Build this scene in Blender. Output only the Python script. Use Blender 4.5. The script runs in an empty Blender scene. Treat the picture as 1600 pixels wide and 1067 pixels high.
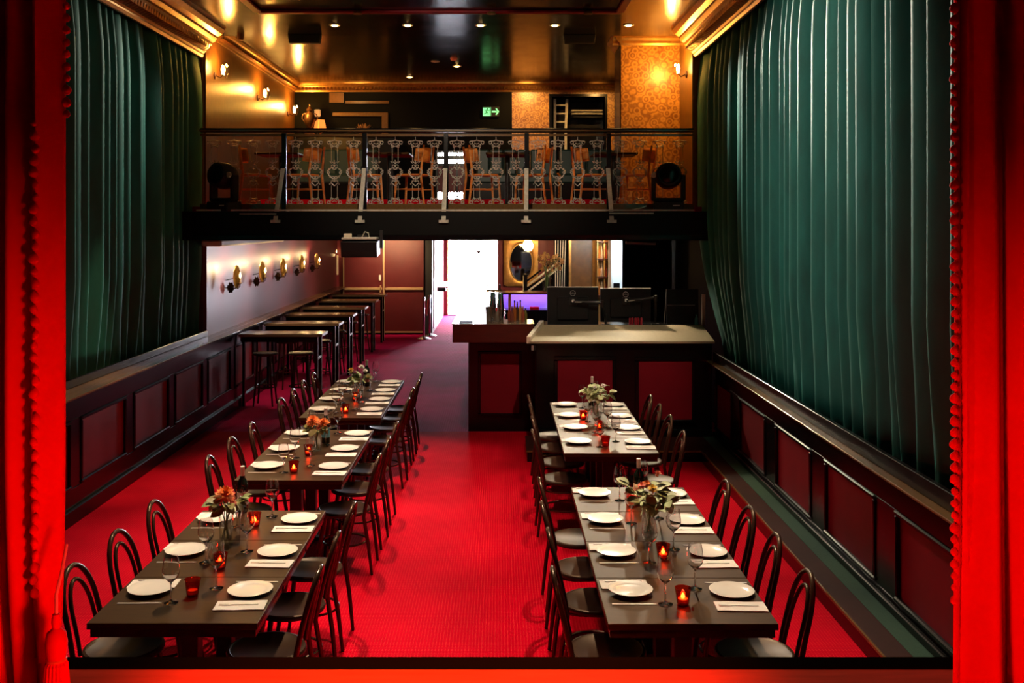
import bpy, bmesh, math, random
from mathutils import Vector, Matrix
from math import sin, cos, pi, radians as R
random.seed(7)
S = bpy.context.scene
C = S.collection

# ------------------------------------------------------------------ camera
F = 35.0 / 36.0 * 1600.0            # focal length in photo pixels
CX, CY, CH = 781.0, 350.0, 2.70     # vanishing point of the room's depth, eye height
cam_d = bpy.data.cameras.new('camera'); cam = bpy.data.objects.new('camera', cam_d); C.objects.link(cam)
cam.location = (0, 0, CH); cam.rotation_euler = (pi/2, 0, 0)
cam_d.lens = 35; cam_d.sensor_width = 36; cam_d.clip_start = 0.05; cam_d.clip_end = 200
cam_d.shift_x = (800 - CX) / 1600; cam_d.shift_y = -(533.5 - CY) / 1600
S.camera = cam

def P(x, y, d):
    """photo pixel at depth d -> world point"""
    return Vector(((x - CX) * d / F, d, CH - (y - CY) * d / F))
def PX(x, d): return (x - CX) * d / F
def PZ(y, d): return CH - (y - CY) * d / F

# ------------------------------------------------------------------ world, exposure
W = bpy.data.worlds.new('daylight'); S.world = W; W.use_nodes = True
bg = W.node_tree.nodes['Background']
bg.inputs[0].default_value = (0.88, 0.88, 1.0, 1); bg.inputs[1].default_value = 85.0
S.view_settings.view_transform = 'Standard'; S.view_settings.look = 'None'
S.view_settings.exposure = 0.12; S.view_settings.gamma = 1.0; S.view_settings.use_curve_mapping = False

# ------------------------------------------------------------------ lamps of the room
def light(name, kind, loc, power, color=(1, 1, 1), size=0.1, aim=None, angle=60, blend=0.5, portal=False, sx=1, sy=1):
    l = bpy.data.lights.new(name, kind); l.energy = power; l.color = color
    if kind == 'SPOT':
        l.spot_size = R(angle); l.spot_blend = blend; l.shadow_soft_size = size
    elif kind == 'AREA':
        l.shape = 'RECTANGLE'; l.size = sx; l.size_y = sy
        if portal: l.cycles.is_portal = True
    else:
        l.shadow_soft_size = size
    o = bpy.data.objects.new(name, l); C.objects.link(o); o.location = loc
    if aim is not None:
        o.rotation_euler = (Vector(aim) - Vector(loc)).to_track_quat('-Z', 'Y').to_euler()
    return o
WARM = (1.0, 0.78, 0.52)
# rig of theatre lamps under the hall ceiling (above the frame): warm down light on the two rows of tables
for i, (x, y, tx, ty, p) in enumerate([
        (-1.45, 7.6, -1.6, 5.8, 1050), (-1.35, 10.2, -1.6, 8.5, 1050), (-1.3, 12.3, -1.6, 11.1, 900),
        (0.8, 8.0, 0.95, 5.9, 1050), (0.7, 10.3, 0.95, 9.4, 640)]):
    light('ceiling_spot_%d' % i, 'SPOT', (x, y, 5.25), p, WARM, 0.06, (tx, ty, 0.75), 46, 0.8)
light('aisle_wash', 'SPOT', (-0.3, 7.4, 5.25), 500, (1.0, 0.60, 0.46), 0.25, (-0.3, 8.4, 0), 74, 0.9)
light('side_wash', 'SPOT', (-3.0, 7.2, 5.25), 260, (1.0, 0.60, 0.46), 0.2, (-2.8, 8.6, 0), 60, 0.9)
# lamps raking along the velvet curtains
light('curtain_lamp_east_a', 'SPOT', (1.75, 12.6, 5.1), 780, (1.0, 0.92, 0.76), 0.06, (2.75, 9.7, 3.0), 50, 0.9)
light('curtain_lamp_east_b', 'SPOT', (1.75, 12.6, 5.1), 2600, (1.0, 0.90, 0.72), 0.06, (2.75, 6.2, 3.5), 28, 0.9)
light('curtain_fill_east', 'SPOT', (-1.8, 8.0, 5.2), 480, (1.0, 0.90, 0.72), 0.10, (2.7, 8.4, 3.4), 60, 0.9)
light('curtain_lamp_west', 'SPOT', (-2.6, 12.5, 5.2), 420, (1.0, 0.92, 0.74), 0.08, (-4.1, 9.2, 2.9), 66, 0.9)
# pools of light on the side ledges
light('ledge_lamp_west', 'SPOT', (-3.3, 9.6, 5.2), 420, (1.0, 0.74, 0.40), 0.04, (-3.80, 10.1, 1.17), 20, 0.7)
light('ledge_lamp_east_a', 'SPOT', (2.05, 9.7, 4.9), 240, (1.0, 0.74, 0.40), 0.04, (2.55, 9.75, 1.05), 11, 0.6)
light('ledge_lamp_east_b', 'SPOT', (2.05, 7.3, 4.9), 180, (1.0, 0.74, 0.40), 0.04, (2.55, 7.35, 1.05), 10, 0.6)
# front-of-house lamp on the balcony railing and its chairs
light('balcony_front_lamp', 'SPOT', (-0.7, 8.6, 5.25), 480, (1.0, 0.80, 0.58), 0.06, (-0.7, 13.4, 3.35), 54, 0.7)
light('bar_front_fill', 'SPOT', (0.9, 8.4, 5.25), 420, (1.0, 0.78, 0.55), 0.06, (1.0, 12.2, 0.85), 34, 0.8)  # added spot that lifts the maroon panels of the bar front
# desk lamps under the balcony soffit, behind the monitors
for x in (.95, 1.75): light('desk_lamp', 'SPOT', (x, 13.75, 2.46), 130, (1.0, 0.84, 0.58), 0.03, (x, 12.3, 1.3), 85, 0.8)
for y in (14.5, 17.0): light('bar_fill', 'SPOT', (.0, y, 2.46), 40, (1.0, 0.74, 0.45), 0.04, (.0, y, 1.4), 100, 0.8)  # added spots brightening the bar, without fittings
light('bar_wall_fill', 'SPOT', (.75, 19.2, 2.46), 60, (1.0, 0.62, 0.30), 0.05, (.5, 21.0, 1.6), 110, 0.8)  # added spot, brightens the mirror and its wall
light('stair_fill', 'SPOT', (1.5, 18.6, 2.46), 45, (1.0, 0.72, 0.40), 0.05, (1.5, 20.2, 1.5), 110, 0.8)  # added spot, brightens the staircase
# stage lamps: red light over the stage floor and the stage curtain
light('stage_red_west', 'SPOT', (0.6, 1.0, 1.30), 400, (1.0, 0.022, 0.012), 0.22, (-1.85, 3.5, 1.35), 52, 1.0)
light('stage_red_east', 'SPOT', (-0.6, 1.0, 1.30), 400, (1.0, 0.022, 0.012), 0.22, (1.9, 3.5, 1.35), 52, 1.0)
light('stage_floor_lamp', 'SPOT', (-0.2, 2.2, 4.9), 2900, (1.0, 0.15, 0.04), 0.10, (-0.2, 3.6, 1.0), 36, 1.0)
# daylight openings (portals sample the sky outside)
light('street_door_portal', 'AREA', (-0.80, 29.75, 1.25), 1, aim=(-0.80, 0, 1.25), sx=1.47, sy=2.5, portal=True)
light('balcony_window_portal', 'AREA', (-0.955, 19.75, 3.64), 1, aim=(-0.955, 0, 3.64), sx=0.59, sy=0.98, portal=True)

# ------------------------------------------------------------------ mesh helpers
class MB:
    def __init__(s): s.v = []; s.f = []
    def add(s, vs, fs):
        n = len(s.v); s.v += [tuple(v) for v in vs]; s.f += [tuple(i + n for i in f) for f in fs]; return s
    def box(s, x0, x1, y0, y1, z0, z1, M=None):
        vs = [Vector((x, y, z)) for z in (z0, z1) for y in (y0, y1) for x in (x0, x1)]
        if M is not None: vs = [M @ v for v in vs]
        return s.add(vs, [(0, 2, 3, 1), (4, 5, 7, 6), (0, 1, 5, 4), (2, 6, 7, 3), (0, 4, 6, 2), (1, 3, 7, 5)])
    def bar(s, a, b, w, h, up=(0, 0, 1)):
        a = Vector(a); b = Vector(b); d = (b - a); L = d.length; d.normalize()
        u = Vector(up)
        if abs(d.dot(u)) > .98: u = Vector((1, 0, 0))
        sd = d.cross(u).normalized(); u = sd.cross(d).normalized()
        vs = []
        for t in (a, b):
            for i, j in ((-1, -1), (1, -1), (1, 1), (-1, 1)): vs.append(t + sd * (i * w / 2) + u * (j * h / 2))
        return s.add(vs, [(0, 3, 2, 1), (4, 5, 6, 7), (0, 1, 5, 4), (1, 2, 6, 5), (2, 3, 7, 6), (3, 0, 4, 7)])
    def tube(s, pts, r, seg=8, closed=False, cap=True):
        pts = [Vector(p) for p in pts]; n = len(pts)
        rr = r if isinstance(r, (list, tuple)) else [r] * n
        rings = []; ref = None
        for i, p in enumerate(pts):
            if closed: t = pts[(i + 1) % n] - pts[i - 1]
            else: t = pts[min(i + 1, n - 1)] - pts[max(i - 1, 0)]
            t.normalize()
            if ref is None:
                ref = Vector((0, 0, 1)) if abs(t.z) < .9 else Vector((1, 0, 0))
                ref = (ref - t * ref.dot(t)).normalized()
            else:
                ref = (ref - t * ref.dot(t))
                ref = ref.normalized() if ref.length > 1e-6 else t.orthogonal().normalized()
            b = t.cross(ref)
            rings.append([p + (ref * cos(2*pi*k/seg) + b * sin(2*pi*k/seg)) * rr[i] for k in range(seg)])
        vs = [v for rg in rings for v in rg]; fs = []
        for i in range(n if closed else n - 1):
            j = (i + 1) % n
            for k in range(seg):
                k2 = (k + 1) % seg
                fs.append((i*seg + k, i*seg + k2, j*seg + k2, j*seg + k))
        if cap and not closed:
            fs.append(tuple(range(seg - 1, -1, -1))); fs.append(tuple((n - 1)*seg + k for k in range(seg)))
        return s.add(vs, fs)
    def lathe(s, prof, seg=24, c=(0, 0, 0), M=None, ripple=None, closed=False):
        """prof: list of (radius, z); rotates about z"""
        vs = []; fs = []; n = len(prof)
        for (r, z) in prof:
            for k in range(seg):
                a = 2*pi*k/seg
                rr = r * (1 + (ripple(k) if ripple else 0))
                v = Vector((c[0] + rr*cos(a), c[1] + rr*sin(a), c[2] + z))
                vs.append(M @ v if M is not None else v)
        for i in range(n if closed else n - 1):
            j = (i + 1) % n
            for k in range(seg):
                k2 = (k + 1) % seg
                fs.append((i*seg + k, i*seg + k2, j*seg + k2, j*seg + k))
        if not closed:
            if prof[0][0] > 1e-5: fs.append(tuple(range(seg - 1, -1, -1)))
            if prof[-1][0] > 1e-5: fs.append(tuple((n - 1)*seg + k for k in range(seg)))
        return s.add(vs, fs)
    def prism(s, poly, y0, y1, axis='y', M=None):
        """poly of 2D points extruded along an axis; axis y: (x,z), x: (y,z), z: (x,y)"""
        def mk(p, t):
            v = {'y': (p[0], t, p[1]), 'x': (t, p[0], p[1]), 'z': (p[0], p[1], t)}[axis]
            return M @ Vector(v) if M is not None else Vector(v)
        n = len(poly); vs = [mk(p, y0) for p in poly] + [mk(p, y1) for p in poly]
        fs = [tuple(range(n)), tuple(range(2*n - 1, n - 1, -1))]
        for i in range(n):
            j = (i + 1) % n; fs.append((i, i + n, j + n, j))
        return s.add(vs, fs)
    def build(s, name, mat, parent=None, bevel=0.0, smooth=None, loc=None, link=True):
        me = bpy.data.meshes.new(name)
        me.from_pydata(s.v, [], s.f)
        bm = bmesh.new(); bm.from_mesh(me)
        bmesh.ops.remove_doubles(bm, verts=bm.verts, dist=1e-6)
        bmesh.ops.recalc_face_normals(bm, faces=bm.faces)
        if bevel > 0:
            bmesh.ops.bevel(bm, geom=list(bm.edges), offset=bevel, segments=1, affect='EDGES', clamp_overlap=True)
        bm.to_mesh(me); bm.free()
        if smooth is not None:
            for p in me.polygons: p.use_smooth = True
            me.set_sharp_from_angle(angle=R(smooth))
        if mat is not None: me.materials.append(mat)
        return link_obj(name, me, parent, loc)
def link_obj(name, me, parent=None, loc=None):
    o = bpy.data.objects.new(name, me); C.objects.link(o)
    if parent is not None: o.parent = parent
    if loc is not None: o.location = loc
    return o
def tag(o, label, cat, group=None, kind=None):
    o['label'] = label; o['category'] = cat
    if group: o['group'] = group
    if kind: o['kind'] = kind
    return o
def thing(name, label, cat, loc=(0, 0, 0), rotz=0.0, group=None):
    o = bpy.data.objects.new(name, None); C.objects.link(o); o.empty_display_size = 0.1
    o.location = loc; o.rotation_euler = (0, 0, rotz)
    return tag(o, label, cat, group)
def struct(o, label=None):
    o['kind'] = 'structure'
    if label: o['label'] = label
    return o
def clone(o, loc, rotz=0.0, label=None, group=None):
    def cp(a, parent):
        b = a.copy(); C.objects.link(b)
        if parent is not None: b.parent = parent
        for ch in KIDS.get(a.name) or a.children: cp(ch, b)
        return b
    r = cp(o, None); r.location = loc; r.rotation_euler = (0, 0, rotz)
    if label: r['label'] = label
    if group: r['group'] = group
    return r
KIDS = {}
def last_child(t):
    """the part built last under a thing"""
    return [o for o in C.objects if o.parent == t][-1]
def again(o, parent, loc=(0, 0, 0), rot=(0, 0, 0), scale=None):
    """another piece with the same mesh under the same or another parent"""
    b = bpy.data.objects.new(o.data.name, o.data); C.objects.link(b); b.parent = parent
    b.location = loc; b.rotation_euler = rot
    if scale is not None: b.scale = scale if hasattr(scale, '__len__') else (scale,)*3
    return b
def bx(name, mat, x0, x1, y0, y1, z0, z1, parent=None, bevel=0.0, M=None):
    return MB().box(x0, x1, y0, y1, z0, z1, M).build(name, mat, parent, bevel)
def ell(cx, cz, rx, rz, a0, a1, n=14, y=0.0):
    return [(cx + rx*cos(R(a0 + (a1 - a0)*i/(n - 1))), y, cz + rz*sin(R(a0 + (a1 - a0)*i/(n - 1)))) for i in range(n)]

# ------------------------------------------------------------------ materials
def nt(name):
    m = bpy.data.materials.new(name); m.use_nodes = True
    t = m.node_tree; return m, t, t.nodes['Principled BSDF']
def mat(name, col, rough=0.5, metal=0.0, noise=0.0, nscale=30.0, bump=0.0, bscale=60.0, spec=None, emit=None, estr=0.0,
        sheen=0.0, sheen_col=None, stint=None, stretch=None, coat=0.0, rough_var=0.0):
    m, t, b = nt(name); N = t.nodes; L = t.links
    b.inputs['Base Color'].default_value = (*col, 1); b.inputs['Roughness'].default_value = rough; b.inputs['Metallic'].default_value = metal
    if spec is not None: b.inputs['Specular IOR Level'].default_value = spec
    if stint is not None: b.inputs['Specular Tint'].default_value = (*stint, 1)
    if emit is not None: b.inputs['Emission Color'].default_value = (*emit, 1); b.inputs['Emission Strength'].default_value = estr
    if sheen: 
        b.inputs['Sheen Weight'].default_value = sheen; b.inputs['Sheen Roughness'].default_value = 0.35
        b.inputs['Sheen Tint'].default_value = (*(sheen_col or col), 1)
    if coat: b.inputs['Coat Weight'].default_value = coat; b.inputs['Coat Roughness'].default_value = 0.08
    if noise or bump or rough_var:
        tc = N.new('ShaderNodeTexCoord'); mp = N.new('ShaderNodeMapping'); L.new(tc.outputs['Object'], mp.inputs[0])
        if stretch: mp.inputs['Scale'].default_value = stretch
    if noise:
        nz = N.new('ShaderNodeTexNoise'); nz.inputs['Scale'].default_value = nscale; nz.inputs['Detail'].default_value = 5
        L.new(mp.outputs[0], nz.inputs[0])
        mx = N.new('ShaderNodeMix'); mx.data_type = 'RGBA'
        mx.inputs[6].default_value = (*[c*(1 - noise) for c in col], 1); mx.inputs[7].default_value = (*[min(1, c*(1 + noise)) for c in col], 1)
        L.new(nz.outputs[0], mx.inputs[0]); L.new(mx.outputs[2], b.inputs['Base Color'])
    if rough_var:
        n3 = N.new('ShaderNodeTexNoise'); n3.inputs['Scale'].default_value = 3.0; n3.inputs['Detail'].default_value = 6; L.new(mp.outputs[0], n3.inputs[0])
        mr = N.new('ShaderNodeMapRange'); mr.inputs[3].default_value = max(0, rough - rough_var); mr.inputs[4].default_value = rough + rough_var
        L.new(n3.outputs[0], mr.inputs[0]); L.new(mr.outputs[0], b.inputs['Roughness'])
    if bump:
        n2 = N.new('ShaderNodeTexNoise'); n2.inputs['Scale'].default_value = bscale; n2.inputs['Detail'].default_value = 4
        L.new(mp.outputs[0], n2.inputs[0])
        bp = N.new('ShaderNodeBump'); bp.inputs['Strength'].default_value = bump; bp.inputs['Distance'].default_value = 0.01
        L.new(n2.outputs[0], bp.inputs['Height']); L.new(bp.outputs[0], b.inputs['Normal'])
    return m
def glass(name, col=(1, 1, 1), ior=1.45, tint=0.94):
    """thin clear pane or vessel wall: see-through with Fresnel gloss"""
    m, t, b = nt(name); N = t.nodes; L = t.links; N.remove(b)
    tr = N.new('ShaderNodeBsdfTransparent'); tr.inputs[0].default_value = (*[c*tint for c in col], 1)
    gl = N.new('ShaderNodeBsdfGlossy'); gl.inputs['Roughness'].default_value = 0.10
    fr = N.new('ShaderNodeLayerWeight'); fr.inputs[0].default_value = 0.5
    pw = N.new('ShaderNodeMath'); pw.operation = 'POWER'; pw.inputs[1].default_value = 2.4; L.new(fr.outputs['Facing'], pw.inputs[0])
    ma = N.new('ShaderNodeMath'); ma.operation = 'MULTIPLY_ADD'; ma.inputs[1].default_value = .6; ma.inputs[2].default_value = .06; L.new(pw.outputs[0], ma.inputs[0])
    mx = N.new('ShaderNodeMixShader'); L.new(ma.outputs[0], mx.inputs[0]); L.new(tr.outputs[0], mx.inputs[1]); L.new(gl.outputs[0], mx.inputs[2])
    L.new(mx.outputs[0], N['Material Output'].inputs[0]); return m
def emis(name, col, s):
    m, t, b = nt(name)
    b.inputs['Base Color'].default_value = (*col, 1); b.inputs['Emission Color'].default_value = (*col, 1); b.inputs['Emission Strength'].default_value = s
    return m
def carpet(name, base, dot, pitch=0.021, dotw=0.55, spec=0.02):
    m, t, b = nt(name); N = t.nodes; L = t.links
    b.inputs['Roughness'].default_value = 0.95; b.inputs['Specular IOR Level'].default_value = spec
    tc = N.new('ShaderNodeTexCoord'); sp = N.new('ShaderNodeSeparateXYZ'); L.new(tc.outputs['Object'], sp.inputs[0])
    def math_(op, a, bb=None):
        n = N.new('ShaderNodeMath'); n.operation = op
        for i, v in enumerate((a, bb)):
            if v is None: continue
            if isinstance(v, (int, float)): n.inputs[i].default_value = v
            else: L.new(v, n.inputs[i])
        return n.outputs[0]
    k = 2*pi/pitch
    u = math_('ADD', sp.outputs[0], sp.outputs[1]); v = math_('SUBTRACT', sp.outputs[0], sp.outputs[1])
    s1 = math_('SINE', math_('MULTIPLY', u, k*0.5)); s2 = math_('SINE', math_('MULTIPLY', v, k*0.5))
    pr = math_('MULTIPLY', s1, s2); g = math_('GREATER_THAN', pr, dotw)
    nz = N.new('ShaderNodeTexNoise'); nz.inputs['Scale'].default_value = 1.3; nz.inputs['Detail'].default_value = 6; L.new(tc.outputs['Object'], nz.inputs[0])
    mr = N.new('ShaderNodeMapRange'); mr.inputs[1].default_value = .3; mr.inputs[2].default_value = .7; mr.inputs[3].default_value = .78; mr.inputs[4].default_value = 1.12; L.new(nz.outputs[0], mr.inputs[0])
    mx = N.new('ShaderNodeMix'); mx.data_type = 'RGBA'; mx.inputs[6].default_value = (*base, 1); mx.inputs[7].default_value = (*dot, 1)
    L.new(g, mx.inputs[0])
    mm = N.new('ShaderNodeMix'); mm.data_type = 'RGBA'; mm.blend_type = 'MULTIPLY'; mm.inputs[0].default_value = 1
    L.new(mx.outputs[2], mm.inputs[6]); L.new(mr.outputs[0], mm.inputs[7]); L.new(mm.outputs[2], b.inputs['Base Color'])
    bp = N.new('ShaderNodeBump'); bp.inputs['Strength'].default_value = .5; bp.inputs['Distance'].default_value = .004
    L.new(pr, bp.inputs['Height']); L.new(bp.outputs[0], b.inputs['Normal'])
    return m
def damask(name, c1, c2, scale=7.0, rough=0.35):
    """overlapping scale / fan wallpaper in two golds"""
    m, t, b = nt(name); N = t.nodes; L = t.links
    tc = N.new('ShaderNodeTexCoord')
    vo = N.new('ShaderNodeTexVoronoi'); vo.inputs['Scale'].default_value = scale; vo.inputs['Randomness'].default_value = 0.85; L.new(tc.outputs['Object'], vo.inputs[0])
    mu = N.new('ShaderNodeMath'); mu.operation = 'MULTIPLY'; mu.inputs[1].default_value = 17.0; L.new(vo.outputs['Distance'], mu.inputs[0])
    si = N.new('ShaderNodeMath'); si.operation = 'SINE'; L.new(mu.outputs[0], si.inputs[0])
    nz = N.new('ShaderNodeTexNoise'); nz.inputs['Scale'].default_value = 5; nz.inputs['Detail'].default_value = 6; L.new(tc.outputs['Object'], nz.inputs[0])
    ad = N.new('ShaderNodeMath'); ad.operation = 'MULTIPLY_ADD'; ad.inputs[1].default_value = .32; L.new(si.outputs[0], ad.inputs[0]); L.new(nz.outputs[0], ad.inputs[2])
    mx = N.new('ShaderNodeMix'); mx.data_type = 'RGBA'; mx.inputs[6].default_value = (*c1, 1); mx.inputs[7].default_value = (*c2, 1)
    L.new(ad.outputs[0], mx.inputs[0]); L.new(mx.outputs[2], b.inputs['Base Color']); b.inputs['Roughness'].default_value = rough
    return m
M = {}
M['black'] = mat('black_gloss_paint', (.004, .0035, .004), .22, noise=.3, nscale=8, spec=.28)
M['black_matte'] = mat('black_matte', (.006, .006, .007), .6)
M['soffit'] = mat('black_soffit', (.003, .003, .003), .45, spec=.15)
M['maroon'] = mat('maroon_panel', (.20, .001, .010), .55, spec=.3, noise=.25, nscale=3, bump=.04)
M['maroon_wall'] = mat('maroon_gloss_wall', (.17, .014, .026), .46, bump=.03, bscale=25, spec=.9)
M['crimson_wall'] = mat('crimson_wall', (.16, .012, .02), .5, bump=.05)
M['ledge'] = mat('varnished_ledge', (.13, .065, .022), .20, noise=.35, nscale=6, stretch=(6, 1, 6))
M['ceiling'] = mat('black_gloss_ceiling', (.010, .008, .006), .20, rough_var=.08, bump=.05, bscale=5)
M['bronze_wall'] = mat('bronze_wallpaper', (.14, .060, .012), .32, noise=.5, nscale=9, bump=.10, bscale=40)
M['damask'] = damask('gold_scale_wallpaper', (.20, .065, .012), (.62, .32, .07), scale=10)
M['gilt'] = mat('gilt_plaster', (.52, .28, .08), .32, metal=.75, noise=.4, nscale=14)
M['gilt_dark'] = mat('dark_gilt_leaf', (.30, .13, .035), .36, metal=.7, noise=.5, nscale=40)
M['carpet'] = carpet('red_dotted_carpet', (.48, .000, .012), (.70, .04, .035), dotw=.76)
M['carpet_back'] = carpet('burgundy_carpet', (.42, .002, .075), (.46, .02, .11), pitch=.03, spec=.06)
M['stage'] = mat('stage_boards', (.55, .05, .02), .85, noise=.3, nscale=4, stretch=(1, 8, 1), spec=.08)
M['step'] = mat('dark_brown_step', (.030, .009, .007), .55, noise=.3, nscale=5, spec=.08)
M['greencarpet'] = mat('green_runner', (.010, .042, .022), .95, noise=.5, nscale=120, bump=.4, bscale=200)
M['velvet'] = mat('teal_velvet', (.004, .125, .105), .75, noise=.55, nscale=6, sheen=.12, sheen_col=(.08, .7, .55), bump=.08, bscale=160, stretch=(1, 1, .35))
M['redcloth'] = mat('red_stage_cloth', (.78, .004, .003), .85, noise=.12, nscale=5, spec=.1, bump=.06, bscale=180)
M['tabletop'] = mat('dark_oak_table', (.038, .017, .006), .40, spec=.2, stint=(1, .55, .22), noise=.5, nscale=5, stretch=(1.5, 9, 3), bump=.03)
M['table_edge'] = mat('worn_table_edge', (.16, .10, .055), .45)
M['iron'] = mat('black_iron', (.010, .009, .009), .42)
M['chair'] = mat('dark_bentwood', (.036, .013, .008), .24, stint=(1, .75, .5), noise=.4, nscale=10)
M['seat'] = mat('dark_seat', (.032, .014, .008), .40, spec=.3, stint=(1, .66, .4), noise=.4, nscale=8)
M['china'] = mat('white_china', (.86, .80, .74), .18)
M['linen'] = mat('white_linen', (.84, .77, .72), .9, bump=.1, bscale=300)
M['steel'] = mat('polished_steel', (.72, .68, .62), .38, metal=.75)
M['chrome'] = mat('chrome', (.75, .74, .73), .10, metal=1)
M['glass'] = glass('clear_glass')
M['glass_thick'] = glass('vase_glass', (.98, 1, .99), 1.5, .97)
M['redglass'] = glass('red_glass', (1, .20, .10), 1.45, .95)
M['wax'] = mat('candle_wax', (.9, .55, .35), .5)
M['flame'] = emis('candle_flame', (1, .60, .22), 70)
M['bulb'] = emis('warm_bulb', (1, .56, .18), 26)
M['bottle'] = mat('dark_bottle_glass', (.010, .014, .008), .08, coat=.3)
M['capsule'] = mat('pale_capsule', (.80, .66, .58), .5)
M['paper'] = mat('paper_label', (.75, .70, .62), .7)
M['teal_paper'] = mat('teal_label', (.10, .35, .38), .6)
M['leaf'] = mat('eucalyptus_leaf', (.25, .30, .11), .55, noise=.4, nscale=20)
M['leaf2'] = mat('pale_leaf', (.42, .46, .24), .55, noise=.3, nscale=20)
M['leaf3'] = mat('olive_leaf', (.22, .20, .05), .5, noise=.4, nscale=20)
M['orange'] = mat('orange_petal', (.85, .20, .03), .6, noise=.4, nscale=30)
M['yellow'] = mat('yellow_petal', (.75, .48, .07), .6, noise=.3, nscale=30)
M['pink'] = mat('coral_petal', (.80, .22, .14), .6, noise=.3, nscale=30)
M['stem'] = mat('green_stem', (.10, .13, .04), .6)
M['grey_top'] = mat('grey_laminate', (.44, .35, .22), .6, noise=.12, nscale=30, spec=.12)
M['screen_back'] = mat('black_plastic', (.010, .010, .011), .42, spec=.25)
M['logo'] = mat('grey_logo', (.42, .40, .38), .35, metal=.5)
M['barwood'] = mat('dark_red_counter', (.075, .014, .010), .28, noise=.4, nscale=6, stretch=(1, 6, 6))
M['bartop'] = mat('polished_bar_top', (.16, .10, .07), .20, noise=.3, nscale=5)
M['brass'] = mat('antique_brass', (.55, .34, .11), .28, metal=1)
M['darkbrass'] = mat('dark_bronze', (.10, .05, .025), .4, metal=.8)
M['wood_chair'] = mat('amber_wood', (.62, .21, .035), .35, noise=.35, nscale=10, stretch=(1, 1, 6))
M['green_leather'] = mat('green_leather', (.018, .055, .050), .4, bump=.1)
M['strap'] = mat('worn_steel_strap', (.50, .46, .38), .5, noise=.45, nscale=25)
M['castiron'] = mat('cast_iron_silver', (.42, .37, .31), .42, metal=.3, noise=.3, nscale=50)
M['dryplant'] = mat('dried_flower', (.30, .15, .05), .8, noise=.4, nscale=40)
M['door'] = mat('maroon_door', (.095, .006, .010), .40, bump=.35, bscale=220, noise=.2, nscale=5)
M['door_trim'] = mat('pale_brass_trim', (.55, .36, .20), .42, metal=.4)
M['white_wall'] = mat('white_boarding', (.75, .73, .70), .5)
M['ochre'] = mat('ochre_slat', (.45, .25, .06), .6)
M['mirror'] = mat('mirror_glass', (.75, .75, .78), .03, metal=1)
M['cream'] = mat('cream_paint', (.72, .62, .48), .6)
M['rope'] = mat('red_velvet_rope', (.30, .01, .02), .8)
M['cane'] = mat('cane_seat', (.62, .42, .17), .35, noise=.3, nscale=60)
M['white_plastic'] = mat('white_plastic', (.75, .75, .72), .4)
M['greenpaint'] = emis('green_sign_light', (.12, .95, .28), 1.2)
M['signwhite'] = emis('sign_white', (.22, 1.0, .36), 1.1)

def refracting(name):
    m, t, b = nt(name)
    b.inputs['Base Color'].default_value = (1, 1, 1, 1); b.inputs['Transmission Weight'].default_value = 1.0
    b.inputs['Roughness'].default_value = 0.0; b.inputs['IOR'].default_value = 1.45
    return m
M['wineglass'] = refracting('wine_glass_crystal')
M['nosing'] = mat('stage_nosing_paint', (.004, .003, .002), .9, spec=0.0, stint=(1, .6, .25))
M['void'] = mat('void_black', (.0025, .0025, .003), .7, spec=.1)
# ================================================================== THE SETTING
XL, XR = -3.86, 2.61                  # wainscot faces
YB = 12.8                             # balcony front
fl = struct(bx('floor', M['carpet'], -4.6, 3.3, 3.85, 12.96, -.12, 0), 'red dotted hall carpet')
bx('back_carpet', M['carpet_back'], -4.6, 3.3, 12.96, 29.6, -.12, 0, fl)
# stage with black nosing
stg = struct(bx('floor_stage', M['stage'], -4.6, 3.3, -3.2, 3.80, .86, 1.0), 'red lit stage floor')
bx('stage_front', M['black'], -4.6, 3.3, 3.70, 3.86, 0, .955, stg)
bx('stage_nosing', M['nosing'], -4.6, 3.3, 3.80, 3.905, .955, 1.006, stg, bevel=.008)
# raised step along the right wall and the bar
st = struct(MB().box(2.29, 2.64, 3.9, 12.1, 0, .118).box(.31, 2.29, 11.3, 12.1, 0, .118).build('floor_step', M['black']), 'low black step below the wainscot')
bx('step_tread', M['step'], 2.285, 2.455, 3.9, 12.1, .118, .128, st)
bx('step_tread', M['step'], .305, 2.285, 11.295, 12.1, .118, .128, st)
bx('green_runner', M['greencarpet'], 2.455, 2.615, 3.9, 12.05, .118, .131, st)
bx('step_nosing', M['ledge'], 2.278, 2.292, 3.9, 11.3, .112, .1305, st)
bx('step_nosing', M['ledge'], .30, 2.285, 11.285, 11.299, .112, .1305, st)

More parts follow.
